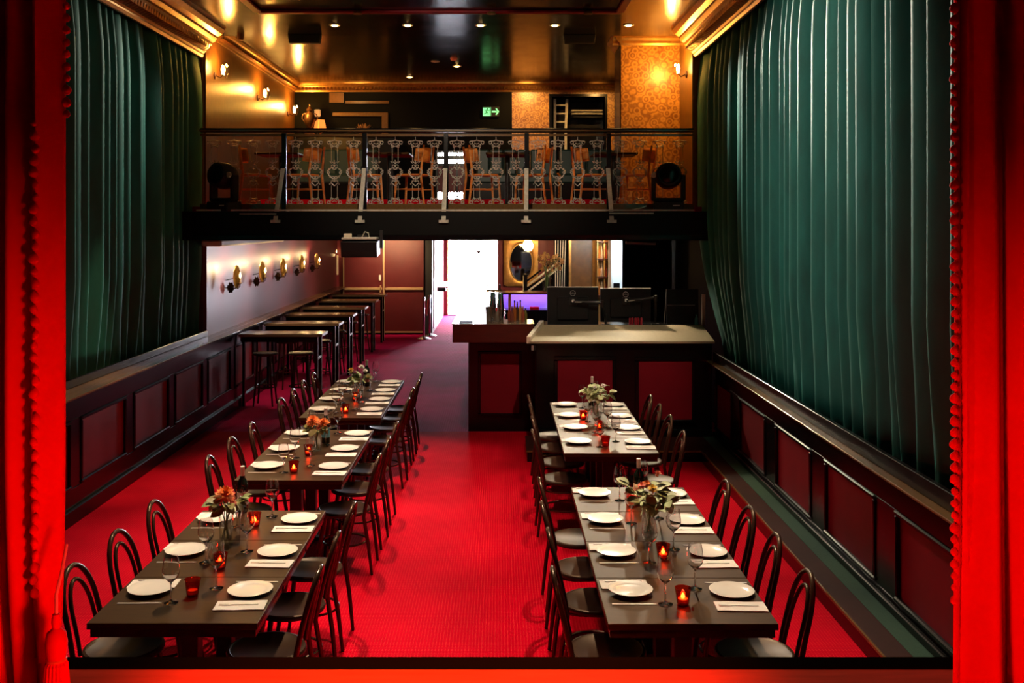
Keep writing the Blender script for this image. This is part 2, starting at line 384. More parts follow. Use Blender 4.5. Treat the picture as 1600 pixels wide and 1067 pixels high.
# ---- left wall
wl = struct(bx('wall_left', M['maroon_wall'], -4.6, -3.99, 13.55, 24.4, 1.15, 2.6), 'glossy maroon wall with brass sconces')
lh = struct(bx('wall_left_hall', M['black_matte'], -4.7, -4.28, -3.2, 13.55, 0, 5.5))
bx('wall_end', M['bronze_wall'], -4.6, -4.03, 13.50, 13.56, 1.2, 5.4, lh)
lu = struct(bx('wall_left_balcony', M['bronze_wall'], -4.6, -4.0, 13.55, 19.4, 2.6, 5.5), 'bronze papered balcony wall with lit sconces')
def wainscot(name, side, xface, y0, y1, zb, zt, starts, plen, pz0, pz1, base_z, label):
    """rails and stiles stand proud of recessed maroon panels"""
    s = side                                   # direction from wall into the room
    w = struct(bx(name, M['black'], *sorted((xface - s*.45, xface - s*.035)), y0, y1, zb, zt), label)
    def pr(nm, mt, a, b, c, d, depth0, depth1, bev=.004):
        return bx(nm, mt, *sorted((xface + s*depth0, xface + s*depth1)), a, b, c, d, w, bev)
    pr('top_rail', M['black'], y0, y1, pz1, zt, -.036, 0)
    pr('bottom_rail', M['black'], y0, y1, zb, pz0, -.036, 0)
    pr('skirting', M['black'], y0, y1, zb, zb + base_z, 0, .035, .008)
    edges = []
    for a in starts:
        b = a + plen
        a_, b_ = max(a, y0), min(b, y1)
        if b_ - a_ < .1: continue
        edges.append((a_, b_))
        pr('panel', M['maroon'], a_, b_, pz0, pz1, -.035, -.020, 0)
        m = .035
        pr('moulding', M['black'], a_, b_, pz1 - m, pz1, -.022, .016, .010)
        pr('moulding', M['black'], a_, b_, pz0, pz0 + m, -.022, .016, .010)
        pr('moulding', M['black'], a_, a_ + m, pz0 + m, pz1 - m, -.022, .012, .008)
        pr('moulding', M['black'], b_ - m, b_, pz0 + m, pz1 - m, -.022, .012, .008)
    edges.sort(); last = y0
    for a_, b_ in edges + [(y1, y1)]:
        if a_ - last > .02: pr('stile', M['black'], last, a_, pz0, pz1, -.036, -.002)
        last = b_
    return w
wainscot('wall_left_wainscot', 1, XL, 3.9, 24.4, 0, 1.148, [9.17 + 1.33*k for k in range(-4, 12)], 1.12, .31, .93, .14,
         'black wainscot with maroon panels under the ledge')
lg = struct(bx('trim_1', M['ledge'], -4.24, -3.745, 3.9, 24.4, 1.148, 1.172, bevel=.006), 'long varnished ledge on the wainscot')
bx('ledge_seam', M['black'], -3.882, -3.878, 3.9, 24.4, 1.1721, 1.1728, lg)
bx('batten', M['black'], -4.02, -3.985, 3.9, 13.6, 1.172, 1.25, lg, bevel=.005)
# ---- right wall
rh = struct(bx('wall_right', M['void'], 2.9, 3.3, -3.2, 30, 0, 5.5))
wainscot('wall_right_wainscot', -1, XR, 3.9, 12.06, .128, 1.03, [9.78 - 1.43*k + .0 for k in range(-1, 6)], 1.08, .214, .817, .06,
         'black wainscot with dark red panels beside the step')
rg = struct(bx('trim_2', M['ledge'], 2.50, 2.60, 3.9, 12.05, 1.03, 1.05, bevel=.005), 'varnished ledge below the teal curtain')
bx('batten', M['black'], 2.575, 2.615, 3.9, 12.05, 1.05, 1.16, rg, bevel=.005)
bx('cap', M['black'], 2.60, 2.9, 3.9, 12.05, 1.0, 1.05, rg)
ru = struct(bx('wall_right_balcony', M['bronze_wall'], 2.60, 2.95, 13.45, 19.4, 2.6, 5.5), 'bronze papered wall beside the pillar')
# pillar on the balcony
pil = struct(bx('wall_pillar', M['damask'], PX(970, 14.4), 2.62, 14.4, 15.1, 2.9, 5.43), 'pillar papered with gold scales')
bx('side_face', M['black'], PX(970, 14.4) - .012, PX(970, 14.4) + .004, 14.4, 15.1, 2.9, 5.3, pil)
x0 = PX(970, 14.4)
prof = [(0, 0), (.02, 0), (.03, .03), (.07, .06), (.08, .10), (.12, .13), (.12, .16), (0, .16)]
MB().prism([(14.4 - a, 5.28 + b) for a, b in prof], x0 - .12, 2.6, 'x').build('capital', M['gilt'], pil)
MB().prism([(x0 - a, 5.28 + b) for a, b in prof], 14.3, 15.1, 'y').build('capital', M['gilt'], pil)
# ---- ends of the room
wb = struct(bx('wall_back', M['crimson_wall'], -4.6, -1.66, 24.4, 24.6, 0, 2.6), 'maroon end wall with double doors')
bx('dark_jamb', M['black_matte'], -1.82, -1.655, 24.33, 24.6, 0, 2.6, wb)
co = struct(bx('wall_corridor', M['crimson_wall'], -1.85, -1.655, 24.6, 29.45, 0, 2.6), 'corridor wall by the bright street door')
for i in range(9):
    bx('white_board', M['white_wall'], -1.66, -1.635, 24.75 + i*.42, 24.75 + i*.42 + .405, .10, 1.35, co, bevel=.004)
for i in range(8):
    bx('ochre_slat', M['ochre'], -1.66, -1.625, 24.75 + i*.47, 24.75 + i*.47 + .34, 1.36, 2.5, co, bevel=.004)
bx('wall_shelf', M['white_wall'], -1.635, -1.36, 26.2, 28.6, 1.02, 1.05, co)
bx('shelf_bracket', M['black'], -1.635, -1.42, 26.3, 26.33, .92, 1.02, co)
we = struct(MB().box(-1.85, -1.53, 29.4, 29.7, 0, 2.6).box(-.06, 3.3, 29.4, 29.7, 0, 2.6).box(-1.53, -.06, 29.4, 29.7, 2.5, 2.6).build('wall_street', M['crimson_wall']))
dj = struct(MB().box(-1.56, -1.53, 29.36, 29.7, 0, 2.5).box(-.06, -.03, 29.36, 29.7, 0, 2.5).build('door_2', M['ochre']), 'open street doorway full of daylight')
bx('threshold', M['black_matte'], -1.53, -.06, 29.36, 29.7, 0, .03, dj)
# wall behind the bar
wm = struct(bx('wall_bar', M['crimson_wall'], -.05, 1.14, 21.0, 21.2, 0, 2.6), 'crimson wall with gilt mirror behind the bar')
bx('wall_bar_return', M['crimson_wall'], -.05, .05, 21.2, 29.4, 0, 2.6, wm)
wk = struct(bx('wall_bar_dark', M['void'], 1.14, 2.95, 20.2, 21.2, 0, 2.6), 'black wall behind the tech desk')
# ---- ceilings
ca = struct(bx('ceiling', M['ceiling'], -4.7, 3.3, -3.2, 14.07, 5.36, 5.6), 'glossy black hall ceiling')
cb = struct(bx('ceiling_balcony', M['ceiling'], -4.7, 3.3, 14.07, 19.8, 5.44, 5.6), 'glossy black balcony ceiling')
# picture-frame moulding on the hall ceiling
fx0, fx1, fy = PX(405, 12.46), PX(968, 12.46), 12.46
fm = struct(bx('trim_3', M['maroon'], fx0, fx1, fy - .09, fy, 5.325, 5.36, bevel=.008), 'red and gilt moulding framing the hall ceiling')
bx('gilt_line', M['gilt'], fx0 - .02, fx1 + .02, fy, fy + .022, 5.33, 5.36, fm)
for xx in (fx0, fx1): bx('side_moulding', M['maroon'], xx - .05, xx + .05, 6, fy - .09, 5.325, 5.36, fm, bevel=.008)
for xx in (PX(768, 12.4), PX(918, 12.4), PX(560, 12.4)):
    MB().lathe([(0, 0), (.06, 0), (.05, .02), (.02, .03), (0, .03)], 12, (xx, 12.33, 5.30)).build('rosette', M['gilt'], fm, smooth=40)
# ---- balcony deck
bd = struct(bx('floor_balcony', M['soffit'], -4.6, 3.0, YB, 19.6, 2.49, 2.86), 'black balcony front and deck')
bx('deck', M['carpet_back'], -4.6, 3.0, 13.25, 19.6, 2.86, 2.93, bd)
bx('edge_strip', M['strap'], -3.9, 2.5, YB - .012, YB + .01, 2.868, 2.888, bd)
bx('cable_tray', M['strap'], PX(375, YB), PX(432, YB), YB - .03, YB - .01, 2.822, 2.838, bd)
bx('cable_tray', M['strap'], PX(952, YB), PX(1021, YB), YB - .03, YB - .01, 2.83, 2.846, bd)
bx('lower_batten', M['black'], -3.95, 2.6, YB - .02, YB, 2.50, 2.56, bd, bevel=.005)
bx('rear_soffit', M['soffit'], -4.6, 3.3, 19.6, 29.75, 2.5, 2.7, bd)
rt = struct(bx('floor_balcony_tier', M['carpet'], -4.0, 2.6, 16.6, 19.4, 2.93, 3.11), 'red carpeted upper tier of the balcony')
# back wall of the balcony with window, opening and recess
by = 19.4
op = (PX(862, by), PX(945, by), PZ(198, by) - .9, PZ(151, by))
wx0, wx1, wz0, wz1 = -1.25, -.66, 3.15, 4.13
dx = PX(800, by)
bw = struct(MB().box(-4.6, wx0, by, by + .3, 2.6, 5.6).box(wx0, wx1, by, by + .3, 2.6, wz0).box(wx0, wx1, by, by + .3, wz1, 5.6)
            .box(wx1, dx, by, by + .3, 2.6, 5.6).build('wall_balcony_back', M['void']), 'dark back wall of the balcony')
MB().box(dx, op[0], by, by + .3, 2.6, 5.6).box(op[1], 3.0, by, by + .3, 2.6, 5.6).box(op[0], op[1], by, by + .3, op[3], 5.6).box(op[0], op[1], by, by + .3, 2.6, op[2]).build('papered_bay', M['damask'], bw)
MB().box(op[0] - .05, op[0], by - .02, by + .9, op[2], op[3] + .05).box(op[1], op[1] + .05, by - .02, by + .9, op[2], op[3] + .05).box(op[0], op[1], by - .02, by + .9, op[3], op[3] + .05) \
    .box(op[0], op[1], by + .88, by + .93, op[2], op[3]).box(op[0], op[1], by + .1, by + .9, op[2] - .05, op[2]).build('opening_lining', M['black'], bw)
for k, yy in enumerate((172, 177, 182)):
    bx('louvre', M['strap'] if k < 2 else M['black'], PX(893, by + .6), PX(942, by + .6), by + .55, by + .75, PZ(yy + 2, by + .6), PZ(yy, by + .6), bw)
MB().box(PX(520, by), PX(607, by), by - .06, by, PZ(182, by), PZ(176, by)).box(PX(597, by), PX(607, by), by - .06, by, 3.11, PZ(182, by)).build('recess_frame', M['ledge'], bw, bevel=.01)
bx('bronze_panel', M['bronze_wall'], PX(515, by), PX(537, by), by - .03, by, PZ(160, by), PZ(145, by), bw)
bx('picture_rail', M['ledge'], PX(540, by), PX(608, by), by - .04, by, PZ(162, by), PZ(158, by), bw)
wn = struct(MB().box(wx0, wx0 + .04, by - .02, by + .06, wz0, wz1).box(wx1 - .04, wx1, by - .02, by + .06, wz0, wz1).box(wx0 + .04, wx1 - .04, by - .02, by + .06, wz0, wz0 + .04)
            .box(wx0 + .04, wx1 - .04, by - .02, by + .06, wz1 - .04, wz1).build('window_1', M['black']), 'small paned window behind the balcony chairs')
bx('glazing_bar', M['black'], wx0 + .22, wx0 + .25, by, by + .05, wz0 + .04, wz1 - .04, wn)
bx('glazing_bar', M['black'], wx0 + .40, wx0 + .43, by, by + .05, wz0 + .04, wz1 - .04, wn)
for zz, zt in ((3.835, 3.885), (3.96, 4.03)): bx('transom', M['black'], wx0 + .04, wx1 - .04, by - .005, by + .045, zz, zt, wn)
bx('pane', M['glass'], wx0 + .04, wx1 - .04, by + .02, by + .026, wz0 + .04, wz1 - .04, wn)
bx('lower_board', M['crimson_wall'], wx0 + .04, wx1 - .04, by + .03, by + .05, 3.32, 3.84, wn)
# ---- cornices
def cornice(name, mirror, xw, y0, y1, z0, prof, label, leaf=None, axis='y'):
    s = mirror
    if axis == 'y': o = MB().prism([(xw + s*a, z0 + b) for a, b in prof], y0, y1, 'y').build(name, M['gilt'])
    else: o = MB().prism([(xw - a, z0 + b) for a, b in prof], y0, y1, 'x').build(name, M['gilt'])
    struct(o, label)
    if leaf:
        a0, b0, a1, b1, pitch = leaf
        lm = MB(); n = int((y1 - y0)/pitch)
        for i in range(n):
            t = y0 + (i + .5)*pitch; h = pitch*.36
            if axis == 'y':
                p = lambda a, b, q: (xw + s*a, q, z0 + b)
            else:
                p = lambda a, b, q: (q, xw - a, z0 + b)
            am, bmid = (a0 + a1)/2 + .035, (b0 + b1)/2 - .012
            lm.add([p(a0, b0, t - h), p(a0, b0, t + h), p(am, bmid, t + h*1.1), p(am, bmid, t - h*1.1), p(a1 + .004, b1, t + h*.6), p(a1 + .004, b1, t - h*.6), p(am + .014, bmid - .006, t)],
                   [(0, 1, 6), (1, 2, 6), (2, 4, 6), (4, 5, 6), (5, 3, 6), (3, 0, 6)])
        l = lm.build('leaf_moulding', M['gilt_dark'], o); l['kind'] = 'stuff'
    return o
big = [(0, 0), (.03, 0), (.05, .03), (.05, .05), (.07, .07), (.16, .17), (.17, .20), (.20, .21), (.24, .25), (.24, .28), (.30, .31), (.34, .36), (.34, .38), (.36, .42), (0, .42)]
cornice('trim_4', 1, -4.05, 3.9, 13.45, 4.95, big, 'deep gilt leaf cornice above the shaded teal curtain', (.07, .07, .16, .17, .085))
cornice('trim_5', -1, 2.66, 3.9, 13.45, 4.95, big, 'deep gilt leaf cornice above the bright teal curtain', (.07, .07, .16, .17, .085))
sm = [(0, 0), (.02, 0), (.03, .03), (.08, .09), (.09, .11), (.12, .12), (.14, .15), (.14, .18), (0, .18)]
cornice('trim_6', 1, -4.0, 14.07, 19.4, 5.27, sm, 'gilt cornice along the balcony sconce wall', (.03, .03, .08, .09, .07))
cornice('trim_7', 1, 19.4, -4.0, 2.6, 5.27, sm, 'gilt cornice across the balcony back wall', (.03, .03, .08, .09, .07), axis='x')
struct(bx('trim_8', M['cream'], -3.99, -3.72, 13.3, 17.2, 2.40, 2.487, bevel=.02), 'cream boxed trim below the balcony, over the sconces')
# stage shell behind the camera
struct(bx('wall_stage', M['black_matte'], -4.7, 3.3, -3.4, -3.2, 0, 5.6))
struct(MB().box(-4.7, -2.55, 3.55, 3.7, 0, 5.5).box(2.65, 3.3, 3.55, 3.7, 0, 5.5).build('wall_proscenium', M['black_matte']))

# ---- double doors in the end wall
d1 = struct(bx('door_1', M['black'], -3.83, -1.83, 24.36, 24.4, 0, 2.5), 'maroon double doors with pale metal trim')
for x0, x1 in ((-3.80, -2.86), (-2.81, -1.86)):
    lf = bx('door_leaf', M['door'], x0, x1, 24.31, 24.36, .04, 2.48, d1, bevel=.004)
    bx('push_bar', M['door_trim'], x0 + .01, x1 - .01, 24.26, 24.31, 1.09, 1.15, lf, bevel=.008)
    bx('kick_strip', M['door_trim'], x0, x1, 24.295, 24.31, .05, .085, lf)
bx('meeting_strip', M['door_trim'], -2.855, -2.815, 24.29, 24.36, .05, 2.48, d1)
bx('side_strip', M['door_trim'], -3.825, -3.805, 24.30, 24.36, .05, 2.48, d1)
bx('door_handle', M['white_plastic'], -2.95, -2.90, 24.27, 24.31, 1.32, 1.46, d1, bevel=.006)
bx('door_lock', M['door_trim'], -2.93, -2.89, 24.26, 24.31, 1.02, 1.20, d1, bevel=.006)

# ================================================================== CURTAINS
def side_curtain(name, xc, face, y0, y1, z0, z1, amp, pitch, label, flare=None, seed=3):
    rnd = random.Random(seed); edges = [y0]
    while edges[-1] < y1: edges.append(edges[-1] + pitch*rnd.uniform(.6, 1.35))
    edges = [y0 + (e - y0)*(y1 - y0)/(edges[-1] - y0) for e in edges]
    n = 12; us = []; ds = []
    nz = 16
    for i in range(len(edges) - 1):
        k = rnd.uniform(.65, 1.15); sk = rnd.uniform(.7, 1.5)
        for j in range(n):
            t = j/n; us.append(edges[i] + (edges[i + 1] - edges[i])*t); ds.append((k*(sin(pi*t**sk))**.8 if t > 0 else 0.0) if i < len(edges) - 2 else sin(pi*.5*t)**.8)
    us.append(y1); ds.append(1.0)
    wob = [rnd.uniform(-1, 1) for _ in us]
    vs = []; fs = []
    for r in range(nz + 1):
        h = r/nz; z = z0 + (z1 - z0)*h
        ye = flare(z) if flare else y1
        sc = ye - y1
        for i, (u, d) in enumerate(zip(us, ds)):
            loc = .5 + .5*min(1, .25 + 3*h) if h < .25 else (1.0 if h < .85 else 1 - .35*(h - .85)/.15)
            sway = .010*sin(u*1.7 + h*2)
            dd = amp*d*loc + sway
            if h < .12: dd += (.12 - h)*.25*d*sin(u*37)*amp*4
            yy = u + sc*max(0, (u - y1 + 4.2)/4.2)**2 + .012*sin(h*3 + u*1.3)
            vs.append((xc + face*dd, yy, z))
    m = len(us)
    for r in range(nz):
        for i in range(m - 1): fs.append((r*m + i, r*m + i + 1, (r + 1)*m + i + 1, (r + 1)*m + i))
    o = MB().add(vs, fs).build(name, M['velvet'], smooth=60)
    so = o.modifiers.new('thickness', 'SOLIDIFY'); so.thickness = .006; so.offset = -face if False else 0
    return tag(o, label, 'curtain', 'teal velvet wall curtains')
side_curtain('velvet_curtain', -4.19, 1, 3.95, 13.46, 1.18, 5.05, .17, .25, 'shaded teal velvet curtain above the ledge that runs to the bar stool tables', seed=5)
def fl_r(z):
    t = max(0, min(1, (2.75 - z)/1.6)); return 13.4 - 1.36*t**1.3
side_curtain('velvet_curtain', 2.83, -1, 3.95, 13.4, 1.055, 5.05, .18, .27, 'brightly lit teal velvet curtain above the step and the bar end', flare=fl_r, seed=11)

def stage_curtain(name, s, xe, label, seed):
    """pleated red stage curtain; s=-1 left of the opening, +1 right"""
    rnd = random.Random(seed); top = 5.34; nz = 26; vs = []; fs = []; W = .95; nu = 150
    ph = [rnd.uniform(0, 6) for _ in range(6)]
    for r in range(nz + 1):
        h = r/nz; z = 1.008 + (top - 1.008)*h
        for i in range(nu + 1):
            u = i/nu*W
            low = max(0, 1 - h*4)
            uu = u + low**2*.06*sin(ph[0] + 3*u)
            q1 = abs(sin(uu*24 + ph[1] + .30*sin(h*3)))**.75; d = .095*q1 + .018*sin(uu*71 + ph[2] + h*1.5) + .04*sin(uu*13 + ph[3])
            d *= min(1, u/.07 + .15)
            flare = low**2*(.035 + .05*max(0, sin(uu*20)))
            x = xe + s*u - s*low**2.2*.03*(1 if s > 0 else .2)
            y = 3.60 - d - flare
            if r == 0: z = 1.008
            vs.append((x, y, z))
    m = nu + 1
    for r in range(nz):
        for i in range(m - 1): fs.append((r*m + i, r*m + i + 1, (r + 1)*m + i + 1, (r + 1)*m + i))
    t = thing(name, label, 'curtain', (0, 0, 0), group='red stage curtains')
    cl = MB().add(vs, fs).build('cloth', M['redcloth'], t, smooth=60)
    so = cl.modifiers.new('thickness', 'SOLIDIFY'); so.thickness = .008; so.offset = 0
    tp = MB().box(min(xe + s*.035, xe + s*.055), max(xe + s*.035, xe + s*.055), 3.555, 3.57, 1.1, 5.3).build('braid', M['redcloth'], t)
    # bobbles of the fringe
    ball = None; z = 1.42 if s < 0 else 1.35; k = 0
    while z < 5.2:
        zpx = CY + (CH - z)*F/3.6
        inner = (s < 0 and zpx > 190)
        xx = xe - s*.008 if not inner else xe + s*(.05 + .004*sin(k*1.7))
        yy = 3.575 if not inner else 3.455
        if ball is None:
            ball = MB().lathe([(0, -.017), (.008, -.016), (.015, -.008), (.016, 0), (.012, .009), (.005, .016), (0, .018)], 8).build('bobble', M['redcloth'], t, smooth=60)
            ball.location = (xx, yy, z)
        else:
            again(ball, t, (xx, yy, z), (rnd.uniform(-.3, .3), rnd.uniform(-.3, .3), rnd.uniform(0, 3)), rnd.uniform(.8, 1.15))
        z += .043 + rnd.uniform(-.003, .003); k += 1
    return t
stage_curtain('stage_curtain', -1, PX(105, 3.6), 'red stage curtain with bobble fringe and a tassel at its foot', 4)
stage_curtain('stage_curtain', 1, PX(1490, 3.6), 'red stage curtain with bobble fringe sweeping out at the hem beside the step', 9)
ts = thing('curtain_tassel', 'large red thread tassel hanging at the foot of the stage curtain', 'tassel', (PX(88, 3.30), 3.30, 1.012))
MB().lathe([(0, .40), (.012, .395), (.016, .37), (.012, .35), (.030, .335), (.036, .30), (.030, .25), (.026, .24), (0, .24)], 16).build('head', M['redcloth'], ts, smooth=50)
MB().lathe([(.026, .242), (.034, .23), (.040, .14), (.056, .05), (.075, .0), (.02, .0), (.01, .2)], 40, ripple=lambda k: .10*(k % 2)).build('skirt', M['redcloth'], ts, smooth=20)
MB().tube([(0, 0, .39), (.0, .0, .46), (.004, .03, .52), (.0, .08, .60)], .006, 8).build('cord', M['capsule'], ts, smooth=60)
MB().tube([(.028*cos(a*pi/8), .028*sin(a*pi/8), .245) for a in range(16)], .006, 6, closed=True).build('binding', M['orange'], ts, smooth=60)
# ================================================================== DINING TABLES
ORD = ['first', 'second', 'third', 'fourth']
# (key, name used in labels, x0, x1, near y, unit length, units, chair ys wall side, chair ys aisle side)
ROWS = [
    ('A', 'stage-end table in stool-side row', -2.02, -1.185, 4.86, .640, 3, (5.27, 5.86, 6.50), (5.25, 5.84, 6.47)),
    ('B', 'middle table in stool-side row', -2.025, -1.195, 7.574, .621, 3, (7.78, 8.43, 9.10), (7.83, 8.43, 9.10)),
    ('C', 'far-end table in stool-side row', -2.025, -1.195, 10.02, .605, 4, (10.33, 10.95, 11.52, 12.10), (10.34, 10.98, 11.52, 12.06)),
    ('D', 'stage-end table in bar-side row', .527, 1.360, 4.853, .632, 4, (5.20, 5.82, 6.36, 7.02), (5.23, 5.91, 6.48, 7.10)),
    ('E', 'far-end table in bar-side row', .545, 1.357, 8.467, .606, 4, (8.70, 9.40, 9.98, 10.52), (8.76, 9.36, 9.98, 10.52)),
]
TZ = .75
def make_table(w, l, loc, label):
    t = thing('dining_table', label, 'table', loc, group='dark square tables pushed together in rows')
    MB().box(-w/2, w/2, -l/2 + .002, l/2 - .002, TZ - .032, TZ).build('tabletop', M['tabletop'], t, bevel=.003)
    e = MB()
    e.box(-w/2 + .012, w/2 - .012, -l/2 + .02, -l/2 + .04, TZ - .075, TZ - .032).box(-w/2 + .012, w/2 - .012, l/2 - .04, l/2 - .02, TZ - .075, TZ - .032)
    e.box(-w/2 + .012, -w/2 + .032, -l/2 + .04, l/2 - .04, TZ - .075, TZ - .032).box(w/2 - .032, w/2 - .012, -l/2 + .04, l/2 - .04, TZ - .075, TZ - .032)
    e.build('apron', M['chair'], t)
    MB().box(-.045, .045, -.045, .045, .03, TZ - .06).box(-.16, .16, -.03, .03, TZ - .062, TZ - .034).build('pedestal', M['iron'], t, bevel=.004)
    MB().bar((-.20, 0, .02), (.20, 0, .02), .07, .03).bar((0, -.20, .02), (0, .20, .02), .07, .03).build('base', M['iron'], t, bevel=.004)
    return t
for key, nm, x0, x1, yn, ul, n, _, _ in ROWS:
    first = None
    for i in range(n):
        loc = ((x0 + x1)/2, yn + ul*(i + .5), 0)
        row = 'bar-side row' if key in 'DE' else 'stool-side row'
        lab = 'dark square table, %s from the stage in the %s' % (ORD[i], nm.replace(' table', ' set').replace(' in ', ' of '))
        if first is None: first = make_table(x1 - x0, ul, loc, lab)
        else: clone(first, loc, 0, lab)

# ------------------------------------------------------------------ bentwood chairs
def make_chair():
    t = thing('bentwood_chair', '', 'chair', group='dark bentwood dining chairs along the tables')
    # seat faces +x
    MB().lathe([(0, .438), (.185, .438), (.203, .445), (.208, .458), (.203, .470), (.190, .474), (.180, .468), (0, .462)], 28).build('seat', M['seat'], t, smooth=35)
    def hoop(w, x0, xt, z0, zt, r, foot=None):
        pts = []
        H = zt - z0; zs = z0 + H*.48
        side = []
        for k in range(6):
            a = k/6; z = z0 + (zs - z0)*a
            side.append((x0 + (xt - x0)*((z - z0)/H)**1.2, w*(1 - .06*a), z))
        arc = []
        for k in range(0, 17):
            a = pi*k/16; z = zs + (zt - zs)*sin(a)
            arc.append((x0 + (xt - x0)*((z - z0)/H)**1.2, w*.94*cos(a), z))
        pts = side + arc + [(p[0], -p[1], p[2]) for p in reversed(side)]
        if foot: pts = [(foot[0], foot[1], 0), (foot[0]*.55 + x0*.45, foot[1]*.5 + w*.5, z0*.55)] + pts + [(foot[0]*.55 + x0*.45, -(foot[1]*.5 + w*.5), z0*.55), (foot[0], -foot[1], 0)]
        rr = [r]*len(pts)
        if foot: rr[0] = rr[-1] = r*.75
        return MB().tube(pts, rr, 8)
    hoop(.185, -.185, -.285, .45, .885, .0145, (-.245, .165)).build('back_hoop', M['chair'], t, smooth=50)
    hoop(.115, -.182, -.268, .462, .815, .0115).build('inner_hoop', M['chair'], t, smooth=50)
    for s in (-1, 1):
        MB().tube([(.125, s*.125, .44), (.155, s*.145, .25), (.185, s*.170, 0)], [.018, .016, .011], 8).build('leg', M['chair'], t, smooth=50)
    MB().tube([(.172*cos(2*pi*k/24) - .01, .165*sin(2*pi*k/24), .215) for k in range(24)], .0085, 6, closed=True).build('ring_stretcher', M['chair'], t, smooth=50)
    return t
proto = make_chair(); used = False
for key, nm, x0, x1, yn, ul, n, ys_w, ys_a in ROWS:
    left_side = ys_w if key in 'ABC' else ys_a
    right_side = ys_a if key in 'ABC' else ys_w
    for side, ys in (('l', left_side), ('r', right_side)):
        aisle = (side == 'r') if key in 'ABC' else (side == 'l')
        for i, y in enumerate(ys):
            lab = 'bentwood chair, %s from stage, %s side of %s' % (ORD[i], 'aisle' if aisle else 'wall', nm)
            off = random.uniform(-.012, .012)
            x = (x0 + .035 + off) if side == 'l' else (x1 - .035 + off)
            rz = (0 if side == 'l' else pi) + random.uniform(-.06, .06)
            if not used:
                used = True; o = proto; o.location = (x, y, 0); o.rotation_euler = (0, 0, rz); o['label'] = lab
            else: clone(proto, (x, y, 0), rz, lab)

# ------------------------------------------------------------------ place settings
plate_m = MB().lathe([(0, .004), (.07, .004), (.075, 0), (.08, .004), (.1175, .016), (.1185, .0185), (.116, .0195), (.085, .010), (.072, .008), (0, .0075)], 40).build('dinner_plate', M['china'], smooth=40)
def grid_cloth(w, l, t=.006):
    vs = []; nx, ny = 8, 5
    for j in range(ny + 1):
        for i in range(nx + 1):
            vs.append(((i/nx - .5)*w, (j/ny - .5)*l, t + .0012*sin(i*1.3 + j*2.1)))
    fs = [(j*(nx + 1) + i, j*(nx + 1) + i + 1, (j + 1)*(nx + 1) + i + 1, (j + 1)*(nx + 1) + i) for j in range(ny) for i in range(nx)]
    mb = MB().add(vs, fs)
    mb.box(-w/2, w/2, -l/2, l/2, 0, t*.55)
    return mb
napkin_m = grid_cloth(.255, .125).build('napkin', M['linen'], smooth=50)
def blade(pts, t=.0025):
    poly = pts + [(x, -y) for x, y in reversed(pts) if abs(y) > 1e-6]
    return MB().prism(poly, 0, t, 'z')
knife_m = MB().prism([(-.115, .006), (-.11, .0075), (-.02, .0055), (-.015, .007), (.09, .0085), (.112, .004), (.115, -.003), (-.015, -.006), (-.02, -.0055), (-.11, -.0075), (-.115, -.006)], 0, .0028, 'z').build('table_knife', M['steel'], bevel=.0006)
fk = MB().prism([(-.10, .005), (-.095, .0065), (.03, .003), (.045, .010), (.052, .0115), (.052, -.0115), (.045, -.010), (.03, -.003), (-.095, -.0065), (-.10, -.005)], 0, .0025, 'z')
for k in range(4): fk.box(.050, .100, -.0105 + k*.0058, -.0105 + k*.0058 + .0034, .0005, .0025)
fork_m = fk.build('table_fork', M['steel'])
gp = [(0, .0025), (.034, .002), (.036, .0035), (.030, .005), (.008, .011), (.0042, .02), (.0038, .095), (.006, .105), (.018, .115), (.036, .135), (.0435, .158), (.0435, .175), (.038, .215), (.0335, .238),
      (.0327, .238), (.0371, .215), (.0426, .175), (.0426, .158), (.035, .1365), (.017, .1175), (0, .113)]
wine_m = MB().lathe(gp, 28).build('wine_glass', M['wineglass'], smooth=40)
for o in (plate_m, napkin_m, knife_m, fork_m, wine_m): o.name = o.name
tx = lambda x, y: (PX(x, (CH - TZ)*F/(y - CY)), (CH - TZ)*F/(y - CY))
KEEP = [(*tx(x, y), .27 if y == 704 else .24) for x, y in ((353, 842), (494, 704), (562, 622), (1014, 836), (934, 652))] + [(*tx(x, y), .085) for x, y in ((379, 800), (509, 692), (573, 603), (998, 786), (925, 634))]
first_use = {}
def put(src, name, x, y, z, rz, label, cat, group, scale=1.0):
    if name not in first_use: o = src; first_use[name] = 1
    else: o = src.copy(); C.objects.link(o)
    o.location = (x, y, z); o.rotation_euler = (0, 0, rz); o.scale = (scale,)*3
    return tag(o, label, cat, group)
